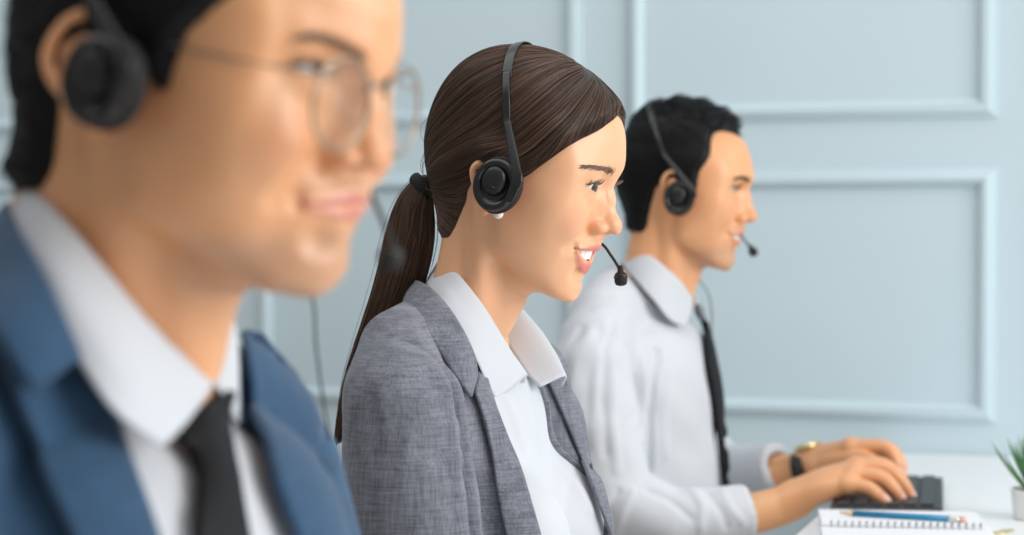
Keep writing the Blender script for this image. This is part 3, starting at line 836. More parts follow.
def dir_b(T):
    top = float(sstep(np.array(T[2]), 60, 95)); s_ = np.sign(T[1])
    return HB.R @ (np.array([0.75, 0.15 * s_, 0.3]) * top + np.array([-0.25, 0, -1.0]) * (1 - top))
strand_object('hair_strands', tufts(cap_b, 4500, lambda T: 0.009 + 0.010 * float(sstep(np.array(T[2]), 60, 100)), dir_b), 0.0003, 0.00012, BLACK_HAIR, hair_b, worker.location)
# -- short black hair of the man in front
FAh = head_field(2.5, 'shut', True, ears=False)
line_a = [(300, -40), (262, -18), (232, -2), (215, 11), (200, 22), (188, 36), (180, 55), (175, 80), (172, 100), (160, 100), (140, 60), (110, 45), (75, 45), (63, 80), (60, 120), (58, 160), (50, 184), (36, 192), (20, 192),
          (-80, 192), (-80, -260), (500, -260), (420, -50)]
cap_a = Cap(HA, FAh, line_a, 2.06, lambda T: 7.0 + 13 * sstep(T[:, 2], 60, 105) + 3 * sstep(-T[:, 0], 40, 80), 9)
hair_a = cap_a.mesh('hair', BLACK_HAIR, front_man)
def dir_a(T):
    top = float(sstep(np.array(T[2]), 60, 95)); s_ = np.sign(T[1])
    return HA.R @ (np.array([0.75, 0.25 * s_, 0.2]) * top + np.array([-0.25, 0, -1.0]) * (1 - top))
strand_object('hair_strands', tufts(cap_a, 4500, lambda T: 0.010 + 0.016 * float(sstep(np.array(T[2]), 60, 100)), dir_a), 0.0003, 0.00012, BLACK_HAIR, hair_a, front_man.location)
# ---------------------------------------------------------------- cloth tools
class Body:
    """A person's own frame: origin between the ears' heights, +x forward; millimetre builders, world metres out."""
    def __init__(s, loc, yaw=0.0):
        s.o = np.asarray(loc, float); a = math.radians(yaw)
        s.R = np.array([[math.cos(a), -math.sin(a), 0], [math.sin(a), math.cos(a), 0], [0, 0, 1.0]])
    def world(s, P): return np.asarray(P, float) @ s.R.T + s.o
    def local(s, P): return (np.asarray(P, float) - s.o) @ s.R
    def px(s, u, v, yl):
        """World point where the sight line meets the plane yl metres to the person's left."""
        return at_plane(u, v, s.o + s.R @ np.array([0, yl, 0]), s.R @ np.array([0, 1.0, 0]))
    def field(s, lo, hi, h):
        return Field(*[np.arange(l, h_ + h, h) * MM for l, h_ in zip(lo, hi)])
def sample(F, P):
    ix = []; fr = []
    for a in range(3):
        ax = F.ax[a]; t = (P[:, a] - ax[0]) / (ax[1] - ax[0]); t = np.clip(t, 0, len(ax) - 1.001)
        i = t.astype(int); ix.append(i); fr.append(t - i)
    d = 0
    for i in (0, 1):
        for j in (0, 1):
            for k in (0, 1):
                w = (fr[0] if i else 1 - fr[0]) * (fr[1] if j else 1 - fr[1]) * (fr[2] if k else 1 - fr[2])
                d = d + w * F.d[ix[0] + i, ix[1] + j, ix[2] + k]
    return d
def gradient(F, P, e=0.003):
    g = np.stack([sample(F, P + np.eye(3)[a] * e) - sample(F, P - np.eye(3)[a] * e) for a in range(3)], 1)
    return g / np.maximum(np.linalg.norm(g, axis=1), 1e-9)[:, None]
def drape(B, F, uv, off=0.0, near=None):
    """Points of the field's surface on the sight lines through uv (nearest approach where a line passes by), lifted by off metres."""
    uv = np.asarray(uv, float)
    R = np.array([ray(u, v) for u, v in uv]); R = R / np.linalg.norm(R, axis=1)[:, None]
    o = B.local(CAM[None])[0]; D = R @ B.R
    t0 = np.linalg.norm(B.o - CAM) - 0.45 if near is None else near
    ts = t0 + np.arange(0, 0.9, 0.004)
    best = np.full(len(uv), 9.0); bt = np.full(len(uv), t0); done = np.zeros(len(uv), bool); prev = None
    for t in ts:
        d = sample(F, o + D * t)
        hit = ~done & (d < 0)
        if prev is not None and hit.any():
            bt[hit] = t - 0.004 * (0 - d[hit]) / np.maximum(prev[hit] - d[hit], 1e-9); best[hit] = -1
        done |= hit
        m = ~done & (d < best); best[m] = d[m]; bt[m] = t
        prev = d
    P = o + D * bt[:, None]
    g = gradient(F, P)
    P = P - g * np.where(done, 0, sample(F, P))[:, None] * 0.85
    return B.world(P + g * np.broadcast_to(np.asarray(off, float), (len(uv),))[:, None]), B.world(g) - B.o
def grid_quads(n, m):
    return np.array([(j * n + i, j * n + i + 1, (j + 1) * n + i + 1, (j + 1) * n + i) for j in range(m - 1) for i in range(n - 1)])
def sheet(name, P, n, m_, mat_, parent, thick=0.0015, offset=1.0, flip=False):
    """A grid of points as cloth with thickness."""
    Q = grid_quads(n, m_)
    if flip: Q = Q[:, ::-1]
    o = make_mesh(name, np.asarray(P) - np.array(parent_loc(parent)), Q, mat_, parent)
    md = o.modifiers.new('thickness', 'SOLIDIFY'); md.thickness = thick; md.offset = offset
    return o
def parent_loc(o):
    v = Vector((0, 0, 0))
    while o is not None: v = v + o.location; o = o.parent
    return v
def loft(curves, n=40, m=12):
    """Surface through space curves (lists of points), n along, m across."""
    C = [spline(np.asarray(c, float), n) for c in curves]
    S = np.stack(C, 0)                                            # (curves, n, 3)
    if len(C) == 2:
        t = np.linspace(0, 1, m)[:, None, None]; return (S[0] * (1 - t) + S[1] * t).reshape(-1, 3)
    out = np.stack([spline(S[:, i], m) for i in range(n)], 1)
    return out.reshape(-1, 3)
def draped_loft(B, F, curves, n, m, off, edge=0.0):
    """Loft picture curves over a field's surface; off is a number or a function of (along, across)."""
    G = loft([[(u, v, 0) for u, v in c] for c in curves], n, m)[:, :2]
    a = np.tile(np.linspace(0, 1, n), m); c = np.repeat(np.linspace(0, 1, m), n)
    o = off(a, c) if callable(off) else np.full(n * m, off)
    return drape(B, F, G, o)[0]
def tube_mesh(pts, rad, n=12, close=True, flat=None):
    """Tube along points with per-point radius; flat = (direction, factor) squashes the section."""
    P = np.asarray(pts, float); k = len(P); rad = np.broadcast_to(np.asarray(rad, float), (k,))
    T = np.gradient(P, axis=0); T /= np.maximum(np.linalg.norm(T, axis=1), 1e-9)[:, None]
    ref = np.array([0, 0, 1.0]) if abs(T[0, 2]) < 0.9 else np.array([0, 1.0, 0])
    U = []; u = np.cross(T[0], ref); u /= np.linalg.norm(u)
    for i in range(k):
        u = u - T[i] * (u @ T[i]); u /= np.linalg.norm(u); U.append(u)
    U = np.array(U); V = np.cross(T, U)
    A = np.linspace(0, 2 * math.pi, n, endpoint=False)
    pts = []
    for i in range(k):
        for a in A:
            w = U[i] * math.cos(a) + V[i] * math.sin(a)
            if flat is not None: w = w - np.asarray(flat[0]) * (w @ np.asarray(flat[0])) * (1 - flat[1])
            pts.append(P[i] + w * rad[i])
    Q = [(i * n + j, i * n + (j + 1) % n, (i + 1) * n + (j + 1) % n, (i + 1) * n + j) for i in range(k - 1) for j in range(n)]
    if close:
        Q.append(tuple(range(n - 1, -1, -1))); Q.append(tuple((k - 1) * n + j for j in range(n)))
    return np.array(pts), Q
def shell(F, t):
    F.d = np.maximum(F.d, -(F.d + t)); return F
def cloth_mesh(name, B, F, mat_, parent, it=3, wrinkle=None):
    P, Q = F.mesh(); P = smooth(P, Q, it)
    if wrinkle is not None:
        N = vert_normals(P, Q); P = P + N * wrinkle(P / MM)[:, None] * MM
    return make_mesh(name, B.world(P) - np.array(parent.location), Q, mat_, parent)
def prism_yz(poly, xmin):
    """Distance-like field of a (y, z) polygon (mm) extruded along x beyond xmin."""
    poly = np.asarray(poly, float)
    def fn(X, Y, Z):
        y = np.broadcast_to(Y, (1,) + (Y.shape[1], Z.shape[2]))[0] / MM; z = np.broadcast_to(Z, (1, Y.shape[1], Z.shape[2]))[0] / MM
        sd = -poly_sd(np.stack([y.ravel(), z.ravel()], 1), poly).reshape(y.shape) * MM
        return np.maximum(sd[None], xmin * MM - X)
    return fn
def folds(F, items, k=6.0):
    """Raised creases in cloth: tapered tubes (mm points, radius) blended in, or cut when the radius is negative."""
    for pts, r in items:
        n = len(pts)
        rr = [abs(r) * (0.35 + 0.65 * math.sin(math.pi * (i + 0.5) / n)) * MM for i in range(n)]
        add_chain(F, [mm(*p) for p in pts], rr, k * MM, 'add' if r > 0 else 'sub')
def px_folds(B, F, items):
    """Creases drawn along picture lines over a garment: (points, width mm, height mm) -> local millimetres."""
    return [([tuple(p) for p in B.local(drape(B, F, pts)[0]) / MM], w, h) for pts, w, h in items]
# ---------------------------------------------------------------- the woman's clothes
M['blazer'] = weave_mat('grey_blue_melange_wool', lin(54, 58, 70), lin(152, 155, 166), 620, 0.75, 0.85, 0.9)
BW = Body(HW.loc)
both = (-1, 1)
def torso_w(F, grow=0.0):
    g = grow
    E = lambda c, r, k=0.0: add_ell(F, mm(*c), mm(*[x + g for x in r]), k * MM)
    W = lambda pts, rad, k=0.0: add_chain(F, [mm(*p) for p in pts], [(r + g) * MM for r in rad], k * MM)
    E((-58, 0, -300), (86, 132, 170))
    E((-40, 0, -470), (88, 122, 200), 30)
    E((-56, 0, -212), (66, 140, 66), 30)
    E((-60, 0, -620), (110, 150, 120), 40)
    for s in both:
        W([(-80, s * 15, -132), (-80, s * 55, -134), (-76, s * 105, -144), (-66, s * 150, -172)], [30, 33, 37, 38], 24)
        E((10, s * 58, -318), (58, 60, 66), 34)
    return F
def sleeve_w(F):
    for s in both:
        add_chain(F, [mm(*p) for p in ((-62, s * 142, -172), (-52, s * 160, -192), (-46, s * 166, -245), (-34, s * 168, -330), (-14, s * 172, -430), (30, s * 160, -500), (80, s * 125, -520))],
                  [r * MM for r in (37, 52, 56, 57, 49, 40, 33)], 16 * MM)
TW = sleeve_w(BW.field((-190, -240, -720), (200, 240, -60), 5)) if False else BW.field((-190, -240, -720), (200, 240, -60), 5)
torso_w(TW); CORE_W = BW.field((-190, -240, -720), (200, 240, -60), 5); CORE_W.d = TW.d.copy()
sleeve_w(TW)
def wr_w(P):
    """Soft pull lines on the blazer's sleeve and flank."""
    x, y, z = P.T
    arm = sstep(np.abs(y), 120, 150)
    w = 1.1 * np.sin(z * 0.17 + x * 0.16 + 1.3 * np.sin(x * 0.03)) * np.exp(-((z + 205) / 55) ** 2) * sstep(x, -30, 20)
    w += 0.9 * np.sin(z * 0.11 - x * 0.10 + 0.7) * np.exp(-((z + 330) / 70) ** 2)
    w += 0.6 * np.sin(x * 0.13 + z * 0.045 + 2.0) * np.exp(-((z + 160) / 50) ** 2)
    w = w * arm
    for pts, wd, h in FOLDS_W: w = w + h * np.exp(-(chain_dist(P, pts, [0] * len(pts)) / wd) ** 2)
    return w
FOLDS_W = px_folds(BW, TW, [([(452, 380), (457, 402), (463, 432), (467, 470), (471, 505), (478, 550)], 6.0, -14), ([(446, 385), (450, 410), (455, 440), (458, 480), (462, 540)], 9, 3.0),
    ([(386, 338), (408, 342), (430, 354), (446, 372)], 3.2, -1.8), ([(392, 350), (416, 356), (438, 372)], 7, 1.6), ([(428, 436), (445, 426), (458, 424)], 4.5, 1.8), ([(420, 452), (444, 444), (463, 446)], 4.5, -1.8), ([(425, 476), (446, 462), (465, 462)], 5, 1.8),
    ([(372, 372), (384, 400), (388, 440)], 8, 1.8), ([(400, 392), (406, 440), (404, 500)], 9, 1.5)])
near_edge = [(478, 352), (489, 398), (505, 440), (520, 475), (538, 535), (548, 570), (560, 620)]
far_edge = [(535, 352), (549, 388), (563, 422), (576, 456), (590, 492), (603, 527), (612, 556)]
ne = BW.local(drape(BW, CORE_W, near_edge[:5])[0]) / MM
poly = [(-50, -60), (-54, -150)] + [(p[1] - 8, p[2]) for p in ne[1:]] + [(-100, -350), (-50, -430), (0, -480)]
poly += [(40, -400), (68, -345), (74, -316), (77, -285), (76, -255), (72, -223), (68, -190), (60, -150), (58, -60)]
blz = BW.field((-190, -240, -720), (200, 240, -60), 3.5)
torso_w(blz); sleeve_w(blz)
shell(blz, 9 * MM)
blz.put(prism_yz(poly, -40), mm(-40, min(p[0] for p in poly) - 1, -490), mm(200, max(p[0] for p in poly) + 1, -60), 1 * MM, 'sub')
add_ell(blz, mm(-40, 0, -92), mm(58, 56, 40), 2 * MM, op='sub')
blazer = cloth_mesh('blazer', BW, blz, M['blazer'], woman, 3, wr_w)
# shirt under it
shr = BW.field((-190, -200, -720), (140, 200, -90), 4)
torso_w(shr, -7)
add_ell(shr, mm(-34, 0, -92), mm(50, 50, 48), 2 * MM, op='sub')
def pleats(P, items):
    """Cloth ridges: each item is a (y, z) polyline in mm, a width and a height; only the front of the body is moved."""
    out = np.zeros(len(P)); yz = np.zeros((len(P), 3)); yz[:, 1:] = P[:, 1:]
    for pts, w, h in items:
        out += h * np.exp(-(chain_dist(yz, [(0,) + tuple(p) for p in pts], [0] * len(pts)) / w) ** 2)
    return out * sstep(P[:, 0], -40, -10)
SHIRT_LINES = [([(-5, -150), (-5, -230), (-6, -420)], 9, 1.6), ([(-16, -160), (-16, -430)], 2.5, -0.9), ([(8, -160), (7, -430)], 2.5, -0.9),
               ([(-50, -190), (-32, -250), (-24, -330)], 7, 3.0), ([(20, -175), (34, -230), (40, -300)], 7, 2.5), ([(-66, -240), (-50, -310), (-30, -360)], 8, 2.5), ([(-30, -170), (-20, -215)], 6, 2.0)]
shirt_w = cloth_mesh('shirt', BW, shr, M['white_cloth'], woman, 3, lambda P: pleats(P, SHIRT_LINES))
K = lambda pts, B=None: [(B or BW).px(*p) for p in pts]
# shirt collar: near leaf, far leaf (its inside turned to the camera) and the stand inside
fold_n = [(440, 262, 0.012), (447, 263, -0.022), (457, 273, -0.044), (470, 289, -0.055), (483, 306, -0.055), (496, 327, -0.048), (509, 349, -0.036), (527, 375, -0.016)]
mid_n = [(432, 272, 0.012), (437, 274, -0.035), (448, 288, -0.064), (462, 308, -0.074), (476, 329, -0.075), (488, 350, -0.068), (498, 371, -0.058), (512, 388, -0.040)]
edge_n = [(426, 282, 0.012), (428, 287, -0.045), (440, 303, -0.077), (455, 325, -0.087), (468, 346, -0.088), (479, 366, -0.083), (487, 385, -0.074), (496, 400, -0.062)]
stand_n = [(444, 283, 0.012), (452, 290, -0.018), (462, 302, -0.036), (474, 316, -0.044), (486, 332, -0.042), (498, 350, -0.034), (510, 366, -0.024), (524, 383, -0.008)]
collar = sheet('collar', loft([K(stand_n), K(fold_n), K(mid_n), K(edge_n)], 44, 22), 44, 22, M['white_cloth'], shirt_w, 0.0016, 0)
fold_f = [(440, 262, 0.012), (452, 262, 0.040), (480, 272, 0.056), (505, 293, 0.058), (520, 309, 0.056), (538, 330, 0.052), (552, 352, 0.045), (565, 376, 0.033)]
base_f = [(444, 283, 0.012), (456, 290, 0.030), (474, 306, 0.042), (492, 325, 0.040), (506, 343, 0.032), (516, 358, 0.024), (527, 374, 0.014), (540, 387, 0.010)]
out_f = [(426, 282, 0.012), (440, 284, 0.060), (470, 292, 0.086), (505, 308, 0.092), (525, 324, 0.090), (545, 345, 0.082), (559, 366, 0.066), (562, 386, 0.046)]
sheet('collar', loft([K(base_f), K(fold_f), K(out_f)], 44, 18), 44, 18, M['white_cloth'], shirt_w, 0.0016, 0)
# blazer collar and lapels
ci = [(412, 280, 0.0), (422, 283, -0.045), (436, 293, -0.076), (452, 313, -0.091), (465, 335, -0.095), (474, 356, -0.092), (477, 375, -0.088)]
cm = [(405, 292, 0.0), (412, 297, -0.065), (429, 311, -0.100), (447, 333, -0.110), (460, 355, -0.110), (469, 374, -0.105), (474, 386, -0.098)]
co = [(402, 304, 0.0), (405, 311, -0.080), (421, 325, -0.115), (440, 353, -0.121), (453, 373, -0.119), (463, 387, -0.114), (471, 397, -0.107)]
bc = loft([K(ci), K(cm), K(co)], 40, 12)
sheet('collar', bc, 40, 12, M['blazer'], blazer, 0.003, 0)
sheet('collar', BW.world(BW.local(bc) * [1, -1, 1]), 40, 12, M['blazer'], blazer, 0.003, 0, True)
lap_o = [(470, 396), (476, 412), (483, 437), (491, 470), (499, 505), (507, 540), (515, 580)]
lap_i = [(478, 356), (490, 399), (505, 439), (520, 474), (530, 505), (540, 540), (551, 580)]
lift = lambda a, c: 0.0035 + 0.004 * np.sin(np.pi * np.clip(1 - c, 0, 1) * 0.5) * (1 - 0.4 * a)
sheet('lapel', draped_loft(BW, TW, [lap_o, [((a[0] + b[0]) / 2 + 0.5, (a[1] + b[1]) / 2) for a, b in zip(lap_o, lap_i)], lap_i], 40, 12, lift), 40, 12, M['blazer'], blazer, 0.003, 0)
fl_i = [(541, 372), (549, 390), (562, 420), (575, 453), (589, 489), (603, 526), (612, 555)]
fl_o = [(558, 372), (566, 388), (578, 414), (588, 448), (598, 485), (609, 526), (618, 555)]
sheet('lapel', draped_loft(BW, TW, [fl_i, fl_o], 40, 10, 0.0045), 40, 10, M['blazer'], blazer, 0.003, 0)
# ---------------------------------------------------------------- the men's clothes
M['tie'] = mat('black_tie_silk', (0.004, 0.0045, 0.006, 1), 0.6, 0.0, 0.25, bump=(1500, 0.1, 0.0004))
M['navy'] = weave_mat('navy_suit_wool', lin(32, 58, 84), lin(64, 98, 130), 900, 0.6, 0.8, 0.4)
def torso_m(F, grow=0.0, sh=188):
    g = grow
    E = lambda c, r, k=0.0: add_ell(F, mm(*c), mm(*[x + g for x in r]), k * MM)
    W = lambda pts, rad, k=0.0: add_chain(F, [mm(*p) for p in pts], [(r + g) * MM for r in rad], k * MM)
    E((-62, 0, -320), (98, 158, 180))
    E((-46, 0, -500), (98, 140, 200), 40)
    E((-60, 0, -226), (74, 160, 66), 30)
    E((-60, 0, -640), (115, 155, 120), 40)
    E((-66, 0, -150), (50, 106, 38), 24)
    for s in both:
        W([(-88, s * 15, -128), (-88, s * 60, -138), (-84, s * 120, -158), (-76, s * (sh - 22), -192)], [32, 36, 40, 40], 26)
        E((-26, s * 60, -262), (44, 66, 66), 40)
    return F
def limb(F, pts, rad, k=16, op='add'):
    add_chain(F, [mm(*p) for p in pts], [r * MM for r in rad], k * MM, op)
def make_shirt(name, B, F, person, it=3, wr=None):
    add_ell(F, mm(-44, 0, -92), mm(46, 44, 44), 2 * MM, op='sub')
    return cloth_mesh(name, B, F, M['white_cloth'], person, it, wr)
def collar_set(B, shirt, near, far, n=44):
    """Shirt collar from space curves: stand, fold and leaf edge on each side."""
    for cs in (near, far):
        C = [[B.px(*p) for p in c] for c in cs]
        sheet('collar', loft(C, n, 20), n, 20, M['white_cloth'], shirt, 0.0018, 0)
def tie_mesh(name, B, F, left, right, parent, off=0.006, thick=0.004, m=10, n=40):
    """A tie laid on the shirt: left and right outlines in the picture."""
    G = draped_loft(B, F, [left, [((a[0] + b[0]) / 2, (a[1] + b[1]) / 2) for a, b in zip(left, right)], right], n, m,
                    lambda a, c: off + 0.004 * np.sin(np.pi * c) + 0.006 * np.exp(-(a / 0.10) ** 2))
    return sheet(name, G, n, m, M['tie'], parent, thick, -1)
# -- the man by the wall: white shirt, sleeves to the keyboard
BB = Body(HB.loc)
LO, HI = (-210, -330, -720), (330, 330, -60)
arm_near = [(-84, -172, -195), (-78, -196, -225), (-62, -214, -300), (-40, -222, -388), (30, -212, -416), (85, -192, -411), (124, -174, -404)]
arm_far = [(-84, 172, -195), (-70, 196, -225), (-50, 210, -300), (-30, 212, -378), (20, 200, -402), (70, 172, -394), (104, 152, -385)]
rad_b = [42, 50, 52, 46, 41, 35, 31.5]
cb = BB.field(LO, HI, 4)
torso_m(cb)
TB = BB.field(LO, HI, 5); torso_m(TB)
limb(cb, arm_near, rad_b, 18); limb(cb, arm_far, rad_b, 18)
folds(cb, [([(-20, -160, -200), (-16, -176, -250), (-14, -180, -320), (-14, -178, -372)], -7)], 12)
for pts, r in ((arm_near, 32), (arm_far, 32)):
    a, b = np.array(pts[-2], float), np.array(pts[-1], float); d = (b - a) / np.linalg.norm(b - a)
    add_cap(cb, mm(*(b - d * 40)), mm(*(b + d * 80)), (r - 9) * MM, (r - 9) * MM, 0, 'sub')
    e = b + d * 2                                                 # the cuff ends in a clean edge
    cb.put(lambda X, Y, Z, e=e, d=d, rr=60: np.maximum(np.sqrt((X - e[0] * MM - d[0] * 0.045) ** 2 + (Y - e[1] * MM - d[1] * 0.045) ** 2 + (Z - e[2] * MM - d[2] * 0.045) ** 2) - 0.07, -((X - e[0] * MM) * d[0] + (Y - e[1] * MM) * d[1] + (Z - e[2] * MM) * d[2])), mm(*(e - 90)), mm(*(e + 130)), 0.001, 'sub')
FOLDS_B = px_folds(BB, cb, [
    ([(612, 322), (604, 350), (602, 400), (606, 455)], 4.5, -3.0), ([(620, 330), (613, 370), (612, 420), (617, 470)], 8, 3.5), ([(632, 335), (643, 372), (648, 405), (640, 440)], 9, 4.0),
    ([(656, 352), (651, 385), (648, 420), (648, 470)], 6, -7.0), ([(590, 335), (575, 375), (570, 420)], 8, 4.0), ([(582, 330), (566, 368)], 6, -3.5), ([(600, 330), (588, 380), (588, 450)], 7, -3.5),
    ([(625, 345), (632, 380), (630, 420)], 5, -3.0), ([(606, 296), (640, 306), (668, 324)], 6, -2.2), ([(598, 312), (630, 318), (655, 338)], 7, 3.0),
    ([(618, 492), (608, 512), (604, 530)], 5, -4.0), ([(632, 492), (622, 514), (616, 534)], 6, 4.0), ([(648, 492), (668, 500), (690, 518)], 5, -3.5), ([(690, 492), (702, 506), (700, 528)], 6, 4.0), ([(706, 494), (718, 508), (726, 526)], 4.5, -3.5),
    ([(722, 494), (730, 510), (742, 522)], 5, 3.0), ([(668, 372), (662, 410), (664, 455)], 9, 3.0), ([(684, 345), (700, 400), (706, 455)], 8, -2.0)])
def wr_b(P):
    x, y, z = P.T
    w = 0.8 * np.sin(z * 0.09 + y * 0.05 + 2 * np.sin(x * 0.03)) * sstep(-z, 180, 260)
    for pts, wd, h in FOLDS_B: w = w + h * np.exp(-(chain_dist(P, pts, [0] * len(pts)) / wd) ** 2)
    return w
shirt_b = make_shirt('shirt', BB, cb, worker, 3, wr_b)
near_b = ([(634, 262, 0.01), (642, 268, -0.03), (655, 276, -0.048), (668, 288, -0.05), (680, 300, -0.04), (690, 312, -0.016)],
          [(631, 246, 0.01), (638, 247, -0.035), (652, 257, -0.058), (666, 268, -0.062), (680, 281, -0.05), (693, 299, -0.014)],
          [(626, 254, 0.01), (632, 258, -0.05), (645, 270, -0.075), (661, 287, -0.080), (675, 304, -0.066), (691, 312, -0.030)],
          [(621, 262, 0.01), (626, 268, -0.055), (640, 285, -0.086), (656, 303, -0.092), (670, 320, -0.080), (685, 326, -0.052)])
far_b = ([(634, 262, 0.01), (646, 266, 0.04), (665, 276, 0.05), (682, 290, 0.04), (690, 302, 0.024), (693, 312, 0.008)],
         [(631, 246, 0.01), (645, 248, 0.05), (665, 260, 0.064), (684, 276, 0.056), (692, 288, 0.04), (697, 302, 0.012)],
         [(621, 262, 0.01), (640, 266, 0.06), (665, 278, 0.085), (688, 292, 0.075), (698, 304, 0.055), (703, 320, 0.035)])
collar_set(BB, shirt_b, near_b, far_b)
tb_l = [(691, 303), (690, 318), (697, 330), (700, 355), (705, 385), (709, 415), (713, 450), (717, 492), (718, 520)]
tb_r = [(698, 302), (702, 316), (704, 330), (709, 355), (715, 385), (719, 415), (721, 450), (723, 490), (724, 520)]
tie_b = tie_mesh('tie', BB, TB, tb_l, tb_r, worker, 0.011)
# -- the man in front: navy suit over a white shirt
BA = Body(HA.loc, -3)
LOA, HIA = (-210, -270, -720), (200, 270, -60)
TA = BA.field(LOA, HIA, 5); torso_m(TA)
sa = BA.field(LOA, HIA, 4); torso_m(sa, -7)
shirt_a = make_shirt('shirt', BA, sa, front_man, 3, lambda P: pleats(P, [([(-24, -190), (-14, -230), (-18, -330)], 7, 3.0), ([(-40, -200), (-34, -300)], 8, 2.0)]))
ja = BA.field(LOA, HIA, 4); torso_m(ja)
for s in both:
    limb(ja, [(-84, s * 164, -194), (-74, s * 185, -218), (-64, s * 193, -280), (-50, s * 196, -370), (-30, s * 200, -460), (-5, s * 180, -520), (10, s * 140, -540)], [42, 54, 57, 55, 50, 43, 36], 18)
shell(ja, 10 * MM)
pj = [(-52, -60), (-54, -150), (-80, -165), (-86, -200), (-82, -260), (-60, -340), (0, -440), (58, -340), (78, -260), (76, -200), (68, -165), (56, -150), (54, -60)]
ja.put(prism_yz(pj, -60), mm(-60, -90, -445), mm(200, 90, -60), 1 * MM, 'sub')
add_ell(ja, mm(-46, 0, -96), mm(62, 60, 52), 2 * MM, op='sub')
suit = cloth_mesh('suit_jacket', BA, ja, M['navy'], front_man, 3)
near_a = ([(52, 214, 0.0), (62, 228, -0.035), (90, 262, -0.05), (125, 312, -0.05), (165, 358, -0.035), (203, 396, -0.01)],
          [(22, 190, 0.0), (30, 188, -0.04), (62, 220, -0.062), (105, 272, -0.064), (150, 326, -0.05), (212, 385, -0.006)],
          [(10, 206, 0.0), (18, 218, -0.055), (50, 260, -0.082), (92, 322, -0.086), (134, 382, -0.078), (188, 420, -0.038)],
          [(-4, 226, 0.0), (4, 244, -0.06), (34, 294, -0.09), (78, 360, -0.096), (115, 412, -0.092), (162, 447, -0.066)])
far_a = ([(52, 214, 0.0), (100, 236, 0.04), (160, 282, 0.045), (200, 325, 0.035), (208, 352, 0.022), (207, 380, 0.006)],
         [(32, 192, 0.0), (90, 206, 0.052), (160, 246, 0.068), (212, 290, 0.064), (224, 320, 0.052), (221, 392, 0.010)],
         [(20, 215, 0.0), (90, 226, 0.06), (165, 262, 0.086), (222, 300, 0.085), (236, 340, 0.078), (238, 424, 0.050)])
collar_set(BA, shirt_a, near_a, far_a)
ta_l = [(200, 400), (186, 420), (173, 439), (186, 452), (194, 470), (194, 492), (191, 515), (189, 545)]
ta_r = [(219, 400), (223, 418), (228, 440), (231, 458), (235, 478), (238, 498), (241, 517), (246, 545)]
tie_a = tie_mesh('tie', BA, TA, ta_l, ta_r, front_man, 0.004)
# jacket collar and lapels
jci = [(8, 204, 0.0), (12, 218, -0.06), (40, 268, -0.090), (62, 318, -0.098), (80, 358, -0.096)]
jcm = [(-16, 240, 0.0), (-16, 256, -0.075), (10, 292, -0.108), (36, 340, -0.118), (56, 376, -0.112)]
jco = [(-14, 300, 0.0), (-34, 292, -0.090), (-14, 318, -0.124), (14, 362, -0.130), (34, 392, -0.122)]
jc = loft([[BA.px(*p) for p in c] for c in (jci, jcm, jco)], 30, 10)
sheet('collar', jc, 30, 10, M['navy'], suit, 0.004, 0)
jl = BA.local(jc.reshape(10, 30, 3)[:, :14].reshape(-1, 3)) * [1, -1, 1]; sheet('collar', BA.world(jl), 14, 10, M['navy'], suit, 0.004, 0, True)
ln_i = [(14, 214), (26, 250), (52, 302), (80, 358), (104, 408), (126, 470), (150, 540), (165, 590)]
ln_o = [(-20, 250), (-22, 300), (-14, 350), (0, 405), (16, 440), (38, 488), (64, 542), (84, 590)]
sheet('lapel', draped_loft(BA, TA, [ln_o, [((a[0] + b[0]) / 2, (a[1] + b[1]) / 2) for a, b in zip(ln_o, ln_i)], ln_i], 44, 12, lambda a, c: 0.006 + 0.006 * np.cos(c * np.pi / 2)), 44, 12, M['navy'], suit, 0.004, 0)
lf_i = [(236, 338), (240, 380), (244, 415), (258, 448), (266, 485), (284, 530), (300, 575)]
lf_o = [(258, 340), (282, 372), (302, 402), (318, 440), (325, 480), (330, 530), (336, 575)]
sheet('lapel', draped_loft(BA, TA, [lf_i, [((a[0] + b[0]) / 2, (a[1] + b[1]) / 2) for a, b in zip(lf_i, lf_o)], lf_o], 44, 12, lambda a, c: 0.006 + 0.005 * np.sin(c * np.pi / 2)), 44, 12, M['navy'], suit, 0.004, 0)
